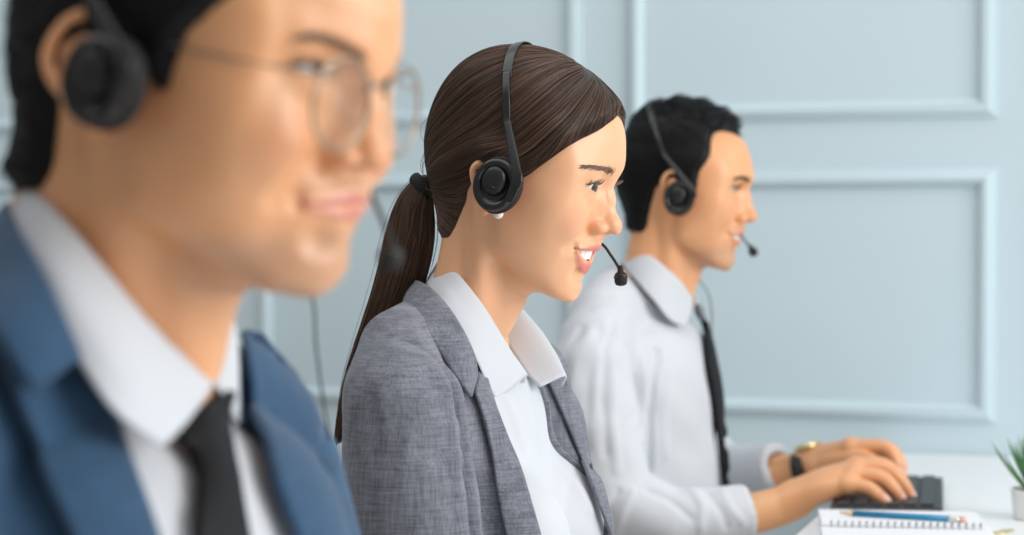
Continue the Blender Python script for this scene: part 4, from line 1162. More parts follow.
# ---------------------------------------------------------------- headsets, glasses, hair tie, earring
def lathe(profile, n=40, sx=1.0, sy=1.0):
    """Surface of revolution about +z from (radius, height) pairs."""
    A = np.linspace(0, 2 * math.pi, n, endpoint=False); P = []
    for r, h in profile:
        for a in A: P.append((r * math.cos(a) * sx, r * math.sin(a) * sy, h))
    Q = [(i * n + j, i * n + (j + 1) % n, (i + 1) * n + (j + 1) % n, (i + 1) * n + j) for i in range(len(profile) - 1) for j in range(n)]
    Q += [tuple(range(n - 1, -1, -1)), tuple((len(profile) - 1) * n + j for j in range(n))]
    return np.array(P), Q
def put(name, PQ, m, parent):
    return make_mesh(name, np.asarray(PQ[0]) - np.array(parent_loc(parent)), PQ[1], m, parent)
def mirror_head(H, P):
    L = (np.asarray(P) - H.loc) @ H.R; L[:, 1] *= -1
    return L @ H.R.T + H.loc
def headset(label, H, cap, cup_px, cup_y, size, apex_px, boom, mic_dir, cable=None, foam=True, band_dx=0.0):
    """Call-centre headset: sprung band over the hair, two cushioned ear cups, a boom with its microphone."""
    c = at_plane(*cup_px, H.pose(mm(0, cup_y, 0)), H.R @ np.array([0, 1.0, 0]))
    root = empty('headset', tuple(c), label, 'headset', 'headsets worn by the three people')
    ax = H.R @ np.array([0, -1.0, 0]); fx = H.R @ np.array([1.0, 0, 0]); fz = H.R @ np.array([0, 0, 1.0])
    # band plane: through the cups, leaning so that the band crosses the crown at apex_px
    C0 = H.loc + H.R @ ((H.R.T @ (c - H.loc)) * [1, 0, 1]) + fx * band_dx
    ap = at_plane(*apex_px, H.loc, ax) - C0
    th = math.atan2(ap @ fx, ap @ fz)
    up = fx * math.sin(th) + fz * math.cos(th)
    arc = []
    for ph in np.linspace(math.radians(14), math.pi / 2, 26):
        d = up * math.sin(ph) + ax * math.cos(ph)
        hit = cap.tree.ray_cast(Vector(C0 + d * 0.3), Vector(-d))[0]
        r = np.linalg.norm(np.array(hit) - C0) if hit is not None else (np.linalg.norm(arc[-1] - C0) if arc else 0.085)
        arc.append(C0 + d * (r + 0.0028))
    arc = np.array(arc)
    rr = np.linalg.norm(arc - C0, axis=1)                          # the band is stiff: smooth it, never inside the hair
    for _ in range(6): rr[1:-1] = np.maximum(rr[1:-1], (rr[:-2] + rr[2:]) / 2)
    arc = C0 + (arc - C0) / np.linalg.norm(arc - C0, axis=1)[:, None] * rr[:, None]
    side = np.cross(up, ax)                                        # across the strip
    def strip(pts, w, t, n_out):
        pts = np.asarray(pts); T = np.gradient(pts, axis=0); T /= np.linalg.norm(T, axis=1)[:, None]
        w = np.broadcast_to(w, len(pts)); P = []
        for i in range(len(pts)):
            s_ = side - T[i] * (side @ T[i]); s_ /= np.linalg.norm(s_); o = n_out[i] - T[i] * (n_out[i] @ T[i]); o = o / np.linalg.norm(o)
            for a in np.linspace(0, 2 * math.pi, 16, endpoint=False):
                ca, sa = math.cos(a), math.sin(a)
                P.append(pts[i] + s_ * w[i] * np.sign(ca) * abs(ca) ** 0.5 + o * t * np.sign(sa) * abs(sa) ** 0.5)
        n = 16; Q = [(i * n + j, i * n + (j + 1) % n, (i + 1) * n + (j + 1) % n, (i + 1) * n + j) for i in range(len(pts) - 1) for j in range(n)]
        return np.array(P), Q + [tuple(range(n - 1, -1, -1)), tuple((len(pts) - 1) * n + j for j in range(n))]
    k = int(len(arc) * 0.55)
    full = np.vstack([arc[k:], mirror_head(H, arc[k:-1])[::-1]])
    put('headband', strip(full, 0.0046 * size, 0.0008, full - C0), M['steel'], root)
    for sgn in (1, -1):
        mir = (lambda P: P) if sgn == 1 else (lambda P: mirror_head(H, P))
        def at(x, z, n_): return c + (fx * x + up * z + 0 * fz) * 0 + fx * x * size + fz * z * size + ax * n_
        # arm: from inside the cup's front edge up to the band
        low = [at(0.0150, -0.0125, 0.0075), at(0.0180, -0.006, 0.0112), at(0.0195, 0.003, 0.0122), at(0.0185, 0.013, 0.011)]
        pts = np.vstack([spline(np.vstack([low, arc[8:9] + (arc[8:9] - C0) * 0.015]), 20), arc[11:k + 2] + (arc[11:k + 2] - C0) * 0.008])
        pts = spline(pts, 40)
        wid = np.interp(np.linspace(0, 1, 40), [0, 0.2, 0.45, 0.55, 1], [0.0034, 0.0052, 0.0042, 0.0036, 0.0036]) * size
        P, Q = strip(pts, wid, 0.0016, np.tile(ax, (40, 1)) * 0.6 + (pts - C0) / np.linalg.norm(pts - C0, axis=1)[:, None] * 0.4)
        put('arm', (mir(P), Q), M['satin'], root)
        def cup(profile, sx=1.0, sy=1.16, dx=0.0, dz=0.0):
            P, Q = lathe(profile, 44, sx, sy)
            W = c + (P[:, :1] + dx) * size * fx + (P[:, 1:2] + dz) * size * fz + P[:, 2:] * ax
            return mir(W), Q
        shellp = put('ear_cup', cup([(0.004, -0.001), (0.0175, -0.001), (0.0198, 0.002), (0.0206, 0.006), (0.0196, 0.0095), (0.0176, 0.0112), (0.0150, 0.0104), (0.0128, 0.0078), (0.0116, 0.0072), (0.002, 0.0072)]), M['satin'], root)
        put('ear_cushion', cup([(0.006, -0.009), (0.0185, -0.009), (0.0215, -0.007), (0.0222, -0.002), (0.0212, 0.002), (0.0190, 0.0032), (0.010, 0.0025)]), M['foam'], shellp)
        put('cap', cup([(0.0113, 0.006), (0.0113, 0.0094), (0.0104, 0.0112), (0.0080, 0.0126), (0.0040, 0.0134), (0.0004, 0.0136)], dx=-0.0012, dz=0.0035), M['black'], shellp)
        put('badge', cup([(0.0014, 0.0130), (0.0013, 0.0139), (0.0002, 0.0141)], sy=1.0, dx=0.001, dz=-0.0025), M['steel'], shellp)
    # boom and microphone from the far cup
    far = mirror_head(H, (c + fx * 0.006 - fz * 0.012 * size + ax * 0.010)[None])[0]
    pts = spline([far] + [H_px(H, *p) for p in boom], 44)
    put('boom', tube_mesh(pts, 0.0014, 10), M['black'], root)
    m0 = pts[-1]; d = np.asarray(mic_dir, float); d /= np.linalg.norm(d)
    prof = [(0.0016, -0.006), (0.0026, -0.004), (0.0030, 0.0), (0.0052, 0.0015), (0.0060, 0.004), (0.0060, 0.009), (0.0050, 0.0118), (0.0024, 0.0128)]
    P, Q = lathe(prof, 24); q = Vector(d).to_track_quat('Z', 'Y').to_matrix()
    mic = put('microphone', (P @ np.array(q).T + m0, Q), M['foam'] if foam else M['black'], root)
    P, Q = lathe([(0.0063, 0.0035), (0.0066, 0.0045), (0.0063, 0.0058)], 24); put('collar_ring', (P @ np.array(q).T + m0, Q), M['satin'], mic)
    if cable:
        far2 = mirror_head(H, (c - fz * 0.026 * size + ax * 0.004)[None])[0]
        put('cable', tube_mesh(spline([far2] + [H_px(H, *p) for p in cable], 60), 0.0008, 8), M['black'], root)
    return root
def H_px(H, u, v, yl):
    return at_plane(u, v, H.loc + np.array([0, yl, 0]), np.array([0, 1.0, 0]))
headset('black headset on the woman with the brown ponytail', HW, cap_w, (497.5, 185), -88, 1.0, (524, 47),
        [(575, 238, 0.070), (600, 243, 0.046), (611, 255.5, 0.036), (618, 266.5, 0.030), (620.5, 272, 0.028)], (0.10, -0.2, -1.0), band_dx=0.014)
headset('black headset on the man in the white shirt', HB, cap_b, (679, 198), -88, 0.95, (654, 109),
        [(712, 225, 0.075), (738, 234, 0.045), (746, 242.5, 0.035), (751, 248, 0.030)], (0.5, -0.2, -0.8), [(699, 276, 0.085), (706, 289, 0.085), (711, 305, 0.09), (712, 340, 0.10), (712, 380, 0.10)])
headset('black headset on the man in the navy suit', HA, cap_a, (104, 82), -90, 0.9, (108, -130),
        [(330, 165, 0.085), (366, 188, 0.055), (379, 212, 0.046), (387, 232, 0.042), (390, 246, 0.04)], (0.1, -0.2, -1.0), [(290, 240, 0.10), (312, 296, 0.13), (316, 345, 0.15), (322, 392, 0.17), (330, 440, 0.17)], band_dx=0.012)
# hair tie
i0 = 2
tie_c = tl[i0, :3]; R_ = tl[i0, 3]
ring = [tl[j, :3] + (np.cos(a) * sx[j] + np.sin(a) * sy[j] * 0.9) * (tl[j, 3] + 0.0015) for j, a in [(i0, a) for a in np.linspace(0, 2 * math.pi, 40)]]
M['elastic'] = mat('black_elastic', (0.010, 0.012, 0.013, 1), 0.8, bump=(1200, 0.4, 0.001))
tie_o = make_mesh('hair_tie', *[x for x in tube_mesh(ring, 0.0042, 14, close=False, flat=(tan[i0], 1.5))], M['elastic'])
prop(tie_o, 'black elastic hair tie holding the brown ponytail', 'hair tie')
# pearl earring under the ear cup
e0 = HW.px(498, 213.5, -0.079) if hasattr(HW, 'px') else H_px(HW, 498, 213.5, -0.079)
ear = empty('earring', tuple(e0), 'pearl stud earring just below the black ear cup', 'earring')
P, Q = uv_sphere(0.0050, 24, 16); put('pearl', (P + e0, Q), M['pearl'], ear)
put('post', tube_mesh([e0, e0 + np.array([0, 0.012, 0.003])], 0.0008, 8), M['steel'], ear)
# round glasses
M['gold'] = mat('thin_gold_wire', (0.42, 0.35, 0.27, 1), 0.35, metal=1.0)
def glass_mat():
    m = bpy.data.materials.new('clear_lens'); m.use_nodes = True; nt = m.node_tree
    out = nt.nodes['Material Output']; nt.nodes.remove(nt.nodes['Principled BSDF'])
    t = nt.nodes.new('ShaderNodeBsdfTransparent'); t.inputs[0].default_value = (0.97, 0.98, 0.98, 1)
    g = nt.nodes.new('ShaderNodeBsdfGlossy'); g.inputs['Roughness'].default_value = 0.02
    lw = nt.nodes.new('ShaderNodeLayerWeight'); x = nt.nodes.new('ShaderNodeMixShader')
    nt.links.new(math_node(nt, 'ADD', math_node(nt, 'MULTIPLY', math_node(nt, 'POWER', lw.outputs['Facing'], 5.0), 0.5), 0.035), x.inputs[0]); nt.links.new(t.outputs[0], x.inputs[1]); nt.links.new(g.outputs[0], x.inputs[2]); nt.links.new(x.outputs[0], out.inputs[0])
    return m
M['lens'] = glass_mat()
nY = HA.R @ np.array([0, 1.0, 0]); nX = HA.R @ np.array([1.0, 0, 0]); nZ = HA.R @ np.array([0, 0, 1.0])
lc = [at_plane(u, v, HA.loc + nY * y, nY) for u, v, y in ((342, 104, -0.034), (401, 112, 0.034))]
mid_l = (lc[0] + lc[1]) / 2
gl = empty('glasses', tuple(mid_l), 'thin round wire glasses on the man in the navy suit', 'glasses')
LR = 0.0225
for i, s in ((0, -1), (1, 1)):
    wrap = 0.10 * s
    ex = nY * math.cos(wrap) - nX * math.sin(wrap) * s * s
    ring = [lc[i] + (math.cos(a) * ex * 1.03 + math.sin(a) * nZ) * LR for a in np.linspace(0, 2 * math.pi, 49)]
    fr = put('rim', tube_mesh(ring, 0.0010, 8, close=False), M['gold'], gl)
    rings = [[lc[i] + (math.cos(a) * ex * 1.03 + math.sin(a) * nZ) * LR * q + nX * 0.0015 * (1 - q * q) for a in np.linspace(0, 2 * math.pi, 40, endpoint=False)] for q in (1.0, 0.75, 0.5, 0.25, 0.02)]
    P = np.array(rings).reshape(-1, 3); Q = [(r * 40 + j, r * 40 + (j + 1) % 40, (r + 1) * 40 + (j + 1) % 40, (r + 1) * 40 + j) for r in range(4) for j in range(40)]
    ln = put('lens', (P, Q), M['lens'], gl); md = ln.modifiers.new('t', 'SOLIDIFY'); md.thickness = 0.0012
    hinge = lc[i] + ex * s * LR * 0.93 + nZ * 0.0125
    earp = HA(mm(6, s * 72, 27))[0] + nY * s * 0.004
    put('temple', tube_mesh(spline([hinge, hinge - nX * 0.008 + nY * s * 0.006, (hinge + earp) / 2 + nY * s * 0.007, earp, earp - nX * 0.022 - nZ * 0.02], 40), 0.0007, 8), M['gold'], gl)
    pad = lc[i] - ex * s * LR * 0.92 - nZ * 0.004 - nX * 0.004
    put('nose_pad', (uv_sphere(0.0036, 14, 10)[0] * [0.5, 0.6, 1.2] @ HA.R.T + pad, uv_sphere(0.0036, 14, 10)[1]), M['lens'], gl)
b0, b1 = lc[0] + nY * LR * 0.95 + nZ * 0.008, lc[1] - nY * LR * 0.95 + nZ * 0.008
put('bridge', tube_mesh(spline([b0, (b0 + b1) / 2 + nZ * 0.004 + nX * 0.002, b1], 16), 0.0013, 10), M['gold'], gl)
# ---------------------------------------------------------------- brows and lashes
def brow_lash(H, F, person, m, brow, bw, nb, lid, lash_r=0.00035):
    st = []
    C = spline([(y, z) + (0,) for y, z in brow], 60)
    for s in (-1, 1):
        for q in range(nb):
            e = RNG.random() ** 0.8; i = e * 58; k = int(i)
            y, z = C[k, :2]; w = bw * (0.55 + 0.45 * math.sin(math.pi * min(e * 0.75 + 0.3, 1))) * (1 - 0.5 * e ** 2)
            z = z + RNG.uniform(-w, w); x = front_x(F, s * y * MM, z * MM) / MM
            l = RNG.uniform(4.5, 7.5); ang = 0.9 * (1 - e) ** 2 - 0.15 * e + RNG.normal(0, 0.12)
            y2, z2 = y + l * math.cos(ang), z + l * math.sin(ang) * (1 if z < C[k, 1] + w * 0.3 else -0.1)
            x2 = front_x(F, s * y2 * MM, z2 * MM) / MM; xm = front_x(F, s * (y + y2) / 2 * MM, (z + z2) / 2 * MM) / MM
            st.append(H(np.array([(x - 0.3, s * y, z), (xm + 0.5, s * (y + y2) / 2, (z + z2) / 2), (x2 + 0.5, s * y2, z2)]) * MM))
    eb = strand_object('eyebrows', st, 0.00026, 0.00010, m, person, person.location)
    up, lo = lid
    hw = 14.2; Ru = (hw * hw + up * up) / (2 * up)
    for s in (-1, 1):
        ls = []
        ys = np.linspace(-12.0, 15.5, 24); pts = []
        for y in ys:
            z = (up - Ru) + math.sqrt(max(Ru * Ru - min(y, 13.5) ** 2, 0)) + 0.10 * y + 0.3 + 0.15 + 0.3 * max(y - 12, 0)
            x = EYE_C[0] + math.sqrt(max((EYE_R + 1.0) ** 2 - y * y - z * z, 1))
            x = max(x, front_x(F, s * (EYE_C[1] + y) * MM, (EYE_C[2] + z + 1.2) * MM) / MM - 0.1)
            pts.append((x, s * (EYE_C[1] + y), EYE_C[2] + z))
        W = H(np.array(pts) * MM)
        r = np.interp(np.linspace(0, 1, 24), [0, 0.3, 0.8, 1], [0.3, 0.85, 1.05, 0.3]) * MM * (lash_r / 0.00035)
        P, Q = tube_mesh(W, r, 8)
        for q in range(44):
            i = RNG.uniform(2, 22.9); k = int(i); p = np.array(pts[k]) + (np.array(pts[k + 1]) - pts[k]) * (i - k)
            y = (p[1] * s - EYE_C[1]); e = np.linspace(0, 1, 6)[:, None]; L = 5.5 + 2.5 * (i / 23)
            d = np.array([0.85, s * (0.05 + y * 0.045), 0.05]); 
            ls.append(H((p + d * L * e + np.array([0, 0, 1.0]) * L * (0.55 * e ** 2 - 0.25 * e * (1 - e))) * MM))
        el = make_mesh('eyelashes', P - np.array(person.location), Q, m, person)
        strand_object('lash_hairs', ls, 0.00022, 0.00005, m, el, person.location)
DARK = mat('dark_brow', (0.018, 0.011, 0.008, 1), 0.6)
BROWN = mat('brown_brow', (0.17, 0.12, 0.10, 1), 0.6)
brow_lash(HW, FW, woman, BROWN, [(12, 33), (22, 36), (33, 38.5), (44, 39.5), (54, 38)], 2.6, 230, (4.2, 3.0))
brow_lash(HB, FB, worker, DARK, [(11, 34), (22, 37.5), (34, 39), (46, 36)], 2.8, 220, (3.0, 2.4))
brow_lash(HA, FA, front_man, BROWN, [(12, 33), (22, 36.5), (33, 38), (44, 36)], 2.8, 130, (3.0, 2.3))
# ---------------------------------------------------------------- hands, watch, keyboard, notebook, pencil, plant
def hand_field(B, pts, lo, hi, h=1.6):
    return Field(*[np.arange(l, h_, h) * MM for l, h_ in zip(lo, hi)])
def build_hand(B, fore, palm, fingers, h=1.6):
    """fore: (u,v,y,r) chain elbow->wrist; palm: list of chains; fingers: list of chains of (u,v,y,r); radii in mm."""
    L = lambda c: (B.local(np.array([B.px(*p[:3]) for p in c])), [p[3] * MM for p in c])
    all_ = [L(c) for c in [fore] + palm + fingers]
    for p, r in all_[1 + len(palm):]:
        for i in range(len(p)): p[i][2] = max(p[i][2], (0.757 if i > 1 else 0.756) + r[i] * (0.6 if i == len(p) - 1 else 0.9) - B.o[2])
    P = np.vstack([a for a, _ in all_]); lo = P.min(0) - 0.04; hi = P.max(0) + 0.03
    F = Field(*[np.arange(lo[a], hi[a], h * MM) for a in range(3)])
    for i, (p, r) in enumerate(all_):
        k = 0.012 if i <= len(palm) else 0.0035
        if i > len(palm):                                          # a finger: one smooth tapered chain, joined to the hand at its knuckle only
            S = spline(np.hstack([p, np.array(r)[:, None]]), 14)
            add_chain(F, S[:, :3], S[:, 3], k)
            add_ell(F, p[0], [r[0] * 1.12] * 3, 0.006)
        else:
            S = spline(np.hstack([p, np.array(r)[:, None]]), 10) if len(p) > 2 else np.hstack([p, np.array(r)[:, None]])
            add_chain(F, S[:, :3], S[:, 3], k)
    Pm, Q = F.mesh(); Pm = smooth(Pm, Q, 2)
    att = dict(flush=np.zeros(len(Pm)), nail=np.zeros(len(Pm)))
    for p, r in all_[1 + len(palm):]:
        tip = p[-1]; d = p[-1] - p[-2]; d /= np.linalg.norm(d)
        att['flush'] = np.maximum(att['flush'], 0.7 * np.clip(1.6 - np.linalg.norm(Pm - tip, axis=1) / 0.011, 0, 1))
        upv = np.array([0, 0, 1.0]) - d * d[2]; upv /= np.linalg.norm(upv)
        nc = tip + upv * r[-1] * 0.9 - d * 0.001
        att['nail'] = np.maximum(att['nail'], sstep(-np.linalg.norm((Pm - nc) , axis=1), -0.0068, -0.0055))
    return B.world(Pm), Q, att
near_hand = build_hand(BB, [(752, 514, -0.168, 26), (778, 507, -0.156, 25), (794, 501, -0.150, 23)],
    [[(794, 501, -0.158, 18), (822, 490, -0.164, 16), (848, 485, -0.166, 11.5)], [(794, 499, -0.150, 19), (824, 484, -0.150, 17), (853, 475, -0.148, 12)],
     [(796, 497, -0.142, 19), (826, 480, -0.132, 17), (856, 469, -0.128, 12)], [(796, 498, -0.136, 18), (826, 482, -0.116, 16), (855, 467, -0.108, 12)]],
    [[(848, 485, -0.168, 10.5), (868, 488, -0.172, 9.4), (880, 497, -0.177, 8.4), (886, 505, -0.180, 7.4)],
     [(854, 475, -0.149, 11.2), (880, 477, -0.151, 10.0), (894, 489, -0.151, 8.8), (901, 501, -0.151, 7.8)],
     [(857, 469, -0.128, 11.4), (885, 468, -0.128, 10.2), (902, 482, -0.128, 8.9), (911, 497, -0.128, 7.9)],
     [(856, 467, -0.106, 11.2), (882, 465, -0.102, 10.0), (898, 477, -0.100, 8.8), (905, 491, -0.100, 7.8)],
     [(812, 496, -0.118, 14), (836, 494, -0.094, 11.5), (858, 492, -0.080, 9.5), (872, 494, -0.074, 8)]])
far_hand = build_hand(BB, [(768, 476, 0.156, 24), (799, 473, 0.146, 23), (813, 469, 0.142, 22)],
    [[(806, 466, 0.138, 19), (826, 458, 0.112, 16), (850, 447, 0.092, 12)], [(806, 464, 0.142, 19), (828, 455, 0.130, 17), (853, 447, 0.114, 12)],
     [(806, 464, 0.146, 19), (828, 456, 0.146, 16), (852, 450, 0.136, 12)], [(806, 466, 0.150, 18), (826, 460, 0.158, 14), (850, 455, 0.156, 11)]],
    [[(851, 447, 0.090, 11.2), (884, 447, 0.084, 9.8), (895, 459, 0.080, 8.8), (898, 473, 0.078, 7.6)],
     [(854, 447, 0.113, 11.4), (886, 448, 0.110, 10.2), (899, 460, 0.108, 8.8), (903, 475, 0.106, 7.8)],
     [(853, 450, 0.135, 11.2), (882, 451, 0.136, 10), (896, 462, 0.136, 8.8), (900, 476, 0.136, 7.8)],
     [(850, 455, 0.157, 10.4), (874, 457, 0.162, 9.2), (886, 465, 0.164, 8.2), (890, 476, 0.164, 7.4)],
     [(816, 466, 0.112, 14), (842, 459, 0.086, 11.5), (866, 458, 0.070, 9.6), (880, 465, 0.062, 8)]])
# wrist watch on the far wrist
M['strap'] = mat('black_leather_strap', (0.018, 0.016, 0.017, 1), 0.5, bump=(400, 0.2, 0.0008))
M['brass'] = mat('pale_gold_case', (0.78, 0.66, 0.36, 1), 0.22, metal=1.0)
M['dial'] = mat('cream_dial', lin(240, 234, 214), 0.3)
wa, wb = BB.px(799, 473, 0.146), BB.px(813, 469, 0.142)
wd = wb - wa; wd /= np.linalg.norm(wd); wc = BB.px(806, 472, 0.144)
wu = np.array([0, 0, 1.0]) - wd * wd[2]; wu /= np.linalg.norm(wu); wl = np.cross(wu, wd)
watch = empty('watch', tuple(wc), 'gold wrist watch with a black strap on the far wrist over the keyboard', 'watch')
rw = 0.0295
P, Q = [], []
for i in range(48):
    a = 2 * math.pi * i / 48
    d_ = math.cos(a) * wl * 1.06 + math.sin(a) * wu
    for off, e in ((-0.009, 0), (-0.009, 0.0024), (0.009, 0.0024), (0.009, 0)): P.append(wc + d_ * (rw + e) + wd * off)
Q = [(i * 4 + j, i * 4 + (j + 1) % 4, ((i + 1) % 48) * 4 + (j + 1) % 4, ((i + 1) % 48) * 4 + j) for i in range(48) for j in range(4)]
put('strap', (np.array(P), Q), M['strap'], watch)
wr = np.stack([wd, -wl, wu], 1)
top = wc + wu * (rw + 0.001) - wl * 0.004 + wd * 0.014
P, Q = lathe([(0.010, 0.0), (0.0170, 0.0), (0.0182, 0.0025), (0.0182, 0.006), (0.0168, 0.0082), (0.0150, 0.0084)], 40)
case = put('case', (P @ wr.T + top, Q), M['brass'], watch)
P, Q = lathe([(0.0150, 0.0080), (0.0149, 0.0087), (0.0002, 0.0088)], 40); put('dial', (P @ wr.T + top, Q), M['dial'], case)
P, Q = lathe([(0.0022, 0), (0.0026, 0.001), (0.0026, 0.003), (0.0018, 0.0036)], 12); put('crown', (P @ np.stack([-wl, wu, wd], 1).T + top + wd * 0.0178 + wu * 0.004, Q), M['brass'], case)
# keyboard
TZ = 0.75
kb0 = at_z(943, 505.5, 0.764); kb1 = at_z(943, 472, 0.768)
ky = (kb1 - kb0); ky[2] = 0; KW = np.linalg.norm(ky) ; ky /= KW; kx = np.array([ky[1], -ky[0], 0])
if kx[0] < 0: kx = -kx
KD = 0.138
kroot = Vector(kb0 - kx * KD); kroot.z = TZ
keyb = empty('keyboard', tuple(kroot), 'slim black keyboard under the typing hands on the white desk', 'keyboard', rot=(0, 0, math.atan2(kx[1], kx[0])))
tilt = Matrix.Rotation(math.radians(-1.5), 4, 'Y')
bm = bmesh.new(); add_box(bm, (0, 0, 0.001), (KD, KW, 0.0075), 0.0025, 2, tilt); bm_obj('body', bm, mat('charcoal_keyboard_plastic', (0.040, 0.044, 0.047, 1), 0.55), keyb)
bm = bmesh.new(); rows = 6; cols = 16
for r in range(rows):
    y = 0.010
    for cidx in range(cols):
        kw_ = (KW - 0.020) / cols
        if r == 0 and 4 <= cidx <= 8:
            if cidx != 4: continue
            add_box(bm, (0.008, 0.010 + kw_ * 4 + 0.001, 0.0075), (0.008 + 0.0175, 0.010 + kw_ * 9 - 0.001, 0.0112), 0.0012, 2, tilt)
            continue
        x0 = 0.008 + r * 0.0205
        add_box(bm, (x0, 0.010 + kw_ * cidx + 0.001, 0.0075), (x0 + 0.0168, 0.010 + kw_ * (cidx + 1) - 0.001, 0.0112), 0.0012, 2, tilt)
bm_obj('keys', bm, mat('black_key_caps', (0.030, 0.034, 0.036, 1), 0.45), keyb)
for yy in (0.03, KW - 0.03):
    bm = bmesh.new(); add_box(bm, (KD - 0.022, yy - 0.012, 0.0), (KD - 0.010, yy + 0.012, 0.0045), 0.001); bm_obj('foot', bm, M['black'], keyb)
# spiral notebook, open, with its wire across the middle
NZ = 0.766
na, nb_ = at_z(818, 509, NZ), at_z(976, 511.7, NZ)
nx = nb_ - na; NWd = np.linalg.norm(nx); nx /= NWd; ny = np.array([nx[1], -nx[0], 0])     # ny runs towards the camera
note = empty('notebook', (na[0], na[1], TZ), 'open white spiral notebook with a blue pencil on it', 'notebook', rot=(0, 0, math.atan2(nx[1], nx[0])))
M['paper'] = mat('white_paper', lin(238, 239, 243), 0.7)
M['wire'] = mat('grey_wire', (0.42, 0.43, 0.45, 1), 0.35, metal=0.7)
fold_y = float((at_z(900, 526.5, NZ) - na) @ ny)
PH = NZ - TZ
bm = bmesh.new(); add_box(bm, (0, -fold_y + 0.004, 0), (NWd, 0, PH), 0.001); bm_obj('pages', bm, M['paper'], note)
bm = bmesh.new(); add_box(bm, (-0.002, -fold_y - 0.19, 0), (NWd + 0.002, -fold_y - 0.005, PH - 0.001), 0.001); bm_obj('pages', bm, M['paper'], note)
for i in range(22):
    x = 0.010 + (NWd - 0.02) * i / 21
    pts = [(x + 0.0012 * math.sin(a), -fold_y + 0.0078 * math.cos(a), PH - 0.001 + 0.0062 * math.sin(a)) for a in np.linspace(0, 2 * math.pi, 20)]
    P, Q = tube_mesh(pts, 0.0009, 6); make_mesh('ring', P, Q, M['wire'], note)
# pencil
M['blue'] = mat('blue_pencil_lacquer', lin(30, 128, 172), 0.3)
M['wood'] = mat('pencil_wood', lin(222, 186, 140), 0.6); M['lead'] = mat('graphite', (0.03, 0.03, 0.03, 1), 0.5)
M['eraser'] = mat('pale_pink_eraser', lin(228, 190, 178), 0.7); M['tin'] = mat('ferrule_tin', (0.75, 0.74, 0.72, 1), 0.3, metal=0.9)
PR = 0.0037
p0, p1 = at_z(839, 512.4, NZ + PR), at_z(967, 519.6, NZ + PR)
pd = (p1 - p0); PL = np.linalg.norm(pd); pd /= PL
pen = empty('pencil', tuple(p0), 'blue pencil with a pink eraser lying across the open notebook', 'pencil')
pr = np.array(Vector(pd).to_track_quat('Z', 'Y').to_matrix())
def seg(profile, n): 
    P, Q = lathe(profile, n); return P @ pr.T + p0, Q
put('shaft', seg([(PR, 0.016), (PR, PL - 0.020)], 6), M['blue'], pen)
put('wood_tip', seg([(0.0009, 0.003), (PR * 0.98, 0.0165)], 12), M['wood'], pen)
put('lead', seg([(0.0002, 0.0), (0.0010, 0.0033)], 10), M['lead'], pen)
put('ferrule', seg([(PR, PL - 0.021), (PR * 1.03, PL - 0.018), (PR * 0.96, PL - 0.015), (PR * 1.03, PL - 0.012), (PR, PL - 0.009)], 16), M['tin'], pen)
put('eraser', seg([(PR * 0.95, PL - 0.010), (PR * 0.95, PL - 0.002), (PR * 0.6, PL)], 16), M['eraser'], pen)
# plant in a small pot
M['pot'] = mat('white_ceramic', lin(232, 234, 232), 0.3); M['leaf'] = mat('succulent_green', lin(74, 128, 72), 0.45, vary=(60, 0.25)); M['soil'] = mat('dark_soil', (0.03, 0.022, 0.016, 1), 0.9, bump=(300, 0.6, 0.003))
pc = at_z(1037, 519, TZ)
plant = empty('potted_plant', tuple(pc), 'spiky green plant in a small white pot at the end of the desk', 'plant')
put('pot', (lathe([(0.020, 0.0005), (0.0275, 0.0005), (0.0285, 0.003), (0.0312, 0.034), (0.0314, 0.037), (0.0296, 0.037), (0.0285, 0.031), (0.004, 0.031)], 48)[0] + pc, lathe([(1, 1)] * 8, 48)[1]), M['pot'], plant)
put('soil', (lathe([(0.0285, 0.030), (0.0285, 0.0325), (0.0005, 0.034)], 36)[0] + pc, lathe([(1, 1)] * 3, 36)[1]), M['soil'], plant)
rg = random.Random(5)
for i in range(34):
    a = i * 2.39996; t = 0.08 + 0.78 * (i / 33) ** 0.8; L = rg.uniform(0.048, 0.066) * (1.05 - 0.25 * (t > 0.9))
    d = np.array([math.cos(a) * math.sin(t), math.sin(a) * math.sin(t), math.cos(t)]); b0 = pc + np.array([0.010 * math.cos(a) * t, 0.010 * math.sin(a) * t, 0.031])
    e = np.linspace(0, 1, 9); pts = [b0 + d * L * x + np.array([0, 0, 1.0]) * L * (0.18 * x ** 2) for x in e]
    sd_v = np.cross(d, [0, 0, 1.0]); sd_v /= np.linalg.norm(sd_v)
    nrm = np.cross(sd_v, d)
    put('leaf', tube_mesh(pts, [0.0034 * (1 - x) ** 0.7 * (0.75 + x) + 0.0002 for x in e], 8, flat=(nrm, 0.5)), M['leaf'], plant)
# brass paper clips at the notebook's corner
for (u, v, ang, lab) in ((990, 533, 0.3, 'brass paper clip lying by the notebook corner'), (1004, 531.5, 1.1, 'brass paper clip lying between notebook and plant pot')):
    c0 = at_z(u, v, TZ + 0.0012)
    path = [(-0.012, 0.004), (0.010, 0.004), (0.014, 0.0), (0.010, -0.004), (-0.012, -0.004), (-0.0155, -0.0005), (-0.012, 0.0028), (0.006, 0.0028), (0.009, 0.0), (0.006, -0.0022), (-0.006, -0.0022)]
    S = spline([(x, y, 0) for x, y in path], 80); ca, sa = math.cos(ang), math.sin(ang)
    S = np.stack([S[:, 0] * ca - S[:, 1] * sa, S[:, 0] * sa + S[:, 1] * ca, 0 * S[:, 0] + 0.0006 * np.sin(np.linspace(0, 9, 80))], 1) * 1.25 + c0
    P, Q = tube_mesh(S, 0.0007, 8)
    o = make_mesh('paper_clip', P - c0, Q, M['brass']); o.location = c0; prop(o, lab, 'paper clip')
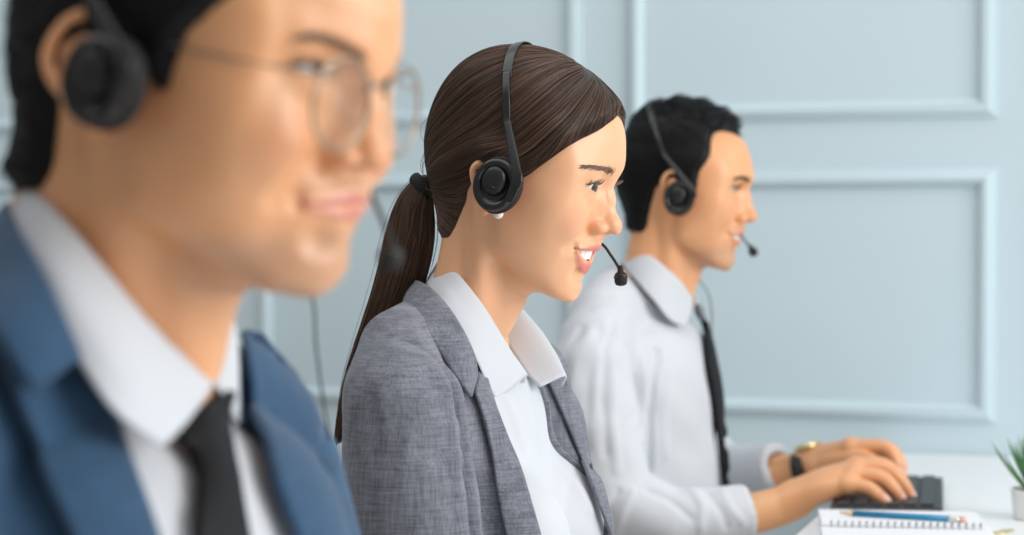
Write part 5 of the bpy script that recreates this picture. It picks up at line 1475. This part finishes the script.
def stitch(P, Q, a0, a1, b0, b1):
    """Join two overlapping pieces of one body under its clothes by a face between their nearest edges."""
    A = Q[(Q >= a0).all(1) & (Q < a1).all(1)]; Bq = Q[(Q >= b0).all(1) & (Q < b1).all(1)]
    ca = P[A].mean(1); cb = P[Bq].mean(1)
    ca_s = ca[:: max(1, len(ca) // 1200)]; A_s = A[:: max(1, len(ca) // 1200)]
    Bq = Bq[:: max(1, len(cb) // 4000)]; cb = P[Bq].mean(1)
    D = np.linalg.norm(ca_s[:, None] - cb[None], axis=2); i, j = np.unravel_index(np.argmin(D), D.shape)
    return [A_s[i][0], A_s[i][1], Bq[j][0], Bq[j][1]]
def torso_piece(B, torso, grow, arms=(), h=9):
    F = B.field((-200, -330, -720), (330, 330, -100), h); torso(F, grow)
    for pts, rad in arms: limb(F, pts, rad, 18)
    add_cap(F, mm(-46, 0, -100), mm(-50, 0, -190), 0.034, 0.040, 0.02)
    P, Q = F.mesh(); P = smooth(P, Q, 2)
    return B.world(P), Q, {}
def finish_body(person, name, parts, m):
    """One mesh for a person's body from several (points, quads, attributes) pieces; the second piece is the trunk the others grow from."""
    n = 0; PP, QQ, AA, rng = [], [], {}, []
    for P, Q, A in parts:
        PP.append(P); QQ.append(Q + n); rng.append((n, n + len(P))); n += len(P)
        for k in ('lip', 'flush', 'stubble', 'nail'): AA.setdefault(k, []).append(A.get(k, np.zeros(len(P))))
    P, Q = np.vstack(PP), np.vstack(QQ)
    QQ = [Q] + [np.array([stitch(P, Q, *rng[1], *r)]) for i, r in enumerate(rng) if i != 1]
    o = make_mesh(name, np.vstack(PP) - np.array(person.location), np.vstack(QQ), m, person, {k: np.concatenate(v) for k, v in AA.items()})
    return o
finish_body(woman, 'body', [head_body(HW, FW, 'open'), torso_piece(BW, torso_w, -20)], SKIN_W)
eyeballs(HW, woman, EYE, -0.16)
t = teeth(HW, woman); t.data.transform(Matrix.Translation(-Vector(woman.location)))
finish_body(worker, 'body', [head_body(HB, FB, 'half'), torso_piece(BB, torso_m, -16, [([p for p in arm_near] + [(190, -150, -392)], [26, 28, 28, 26, 24, 22, 21, 17]), ([p for p in arm_far] + [(150, 140, -377)], [26, 28, 28, 24, 20, 18, 18, 16])]), near_hand, far_hand], SKIN_M)
eyeballs(HB, worker, EYE, -0.1)
t = teeth(HB, worker); t.data.transform(Matrix.Translation(-Vector(worker.location)))
finish_body(front_man, 'body', [head_body(HA, FA, 'shut'), torso_piece(BA, torso_m, -24)], SKIN_M)
eyeballs(HA, front_man, EYE)
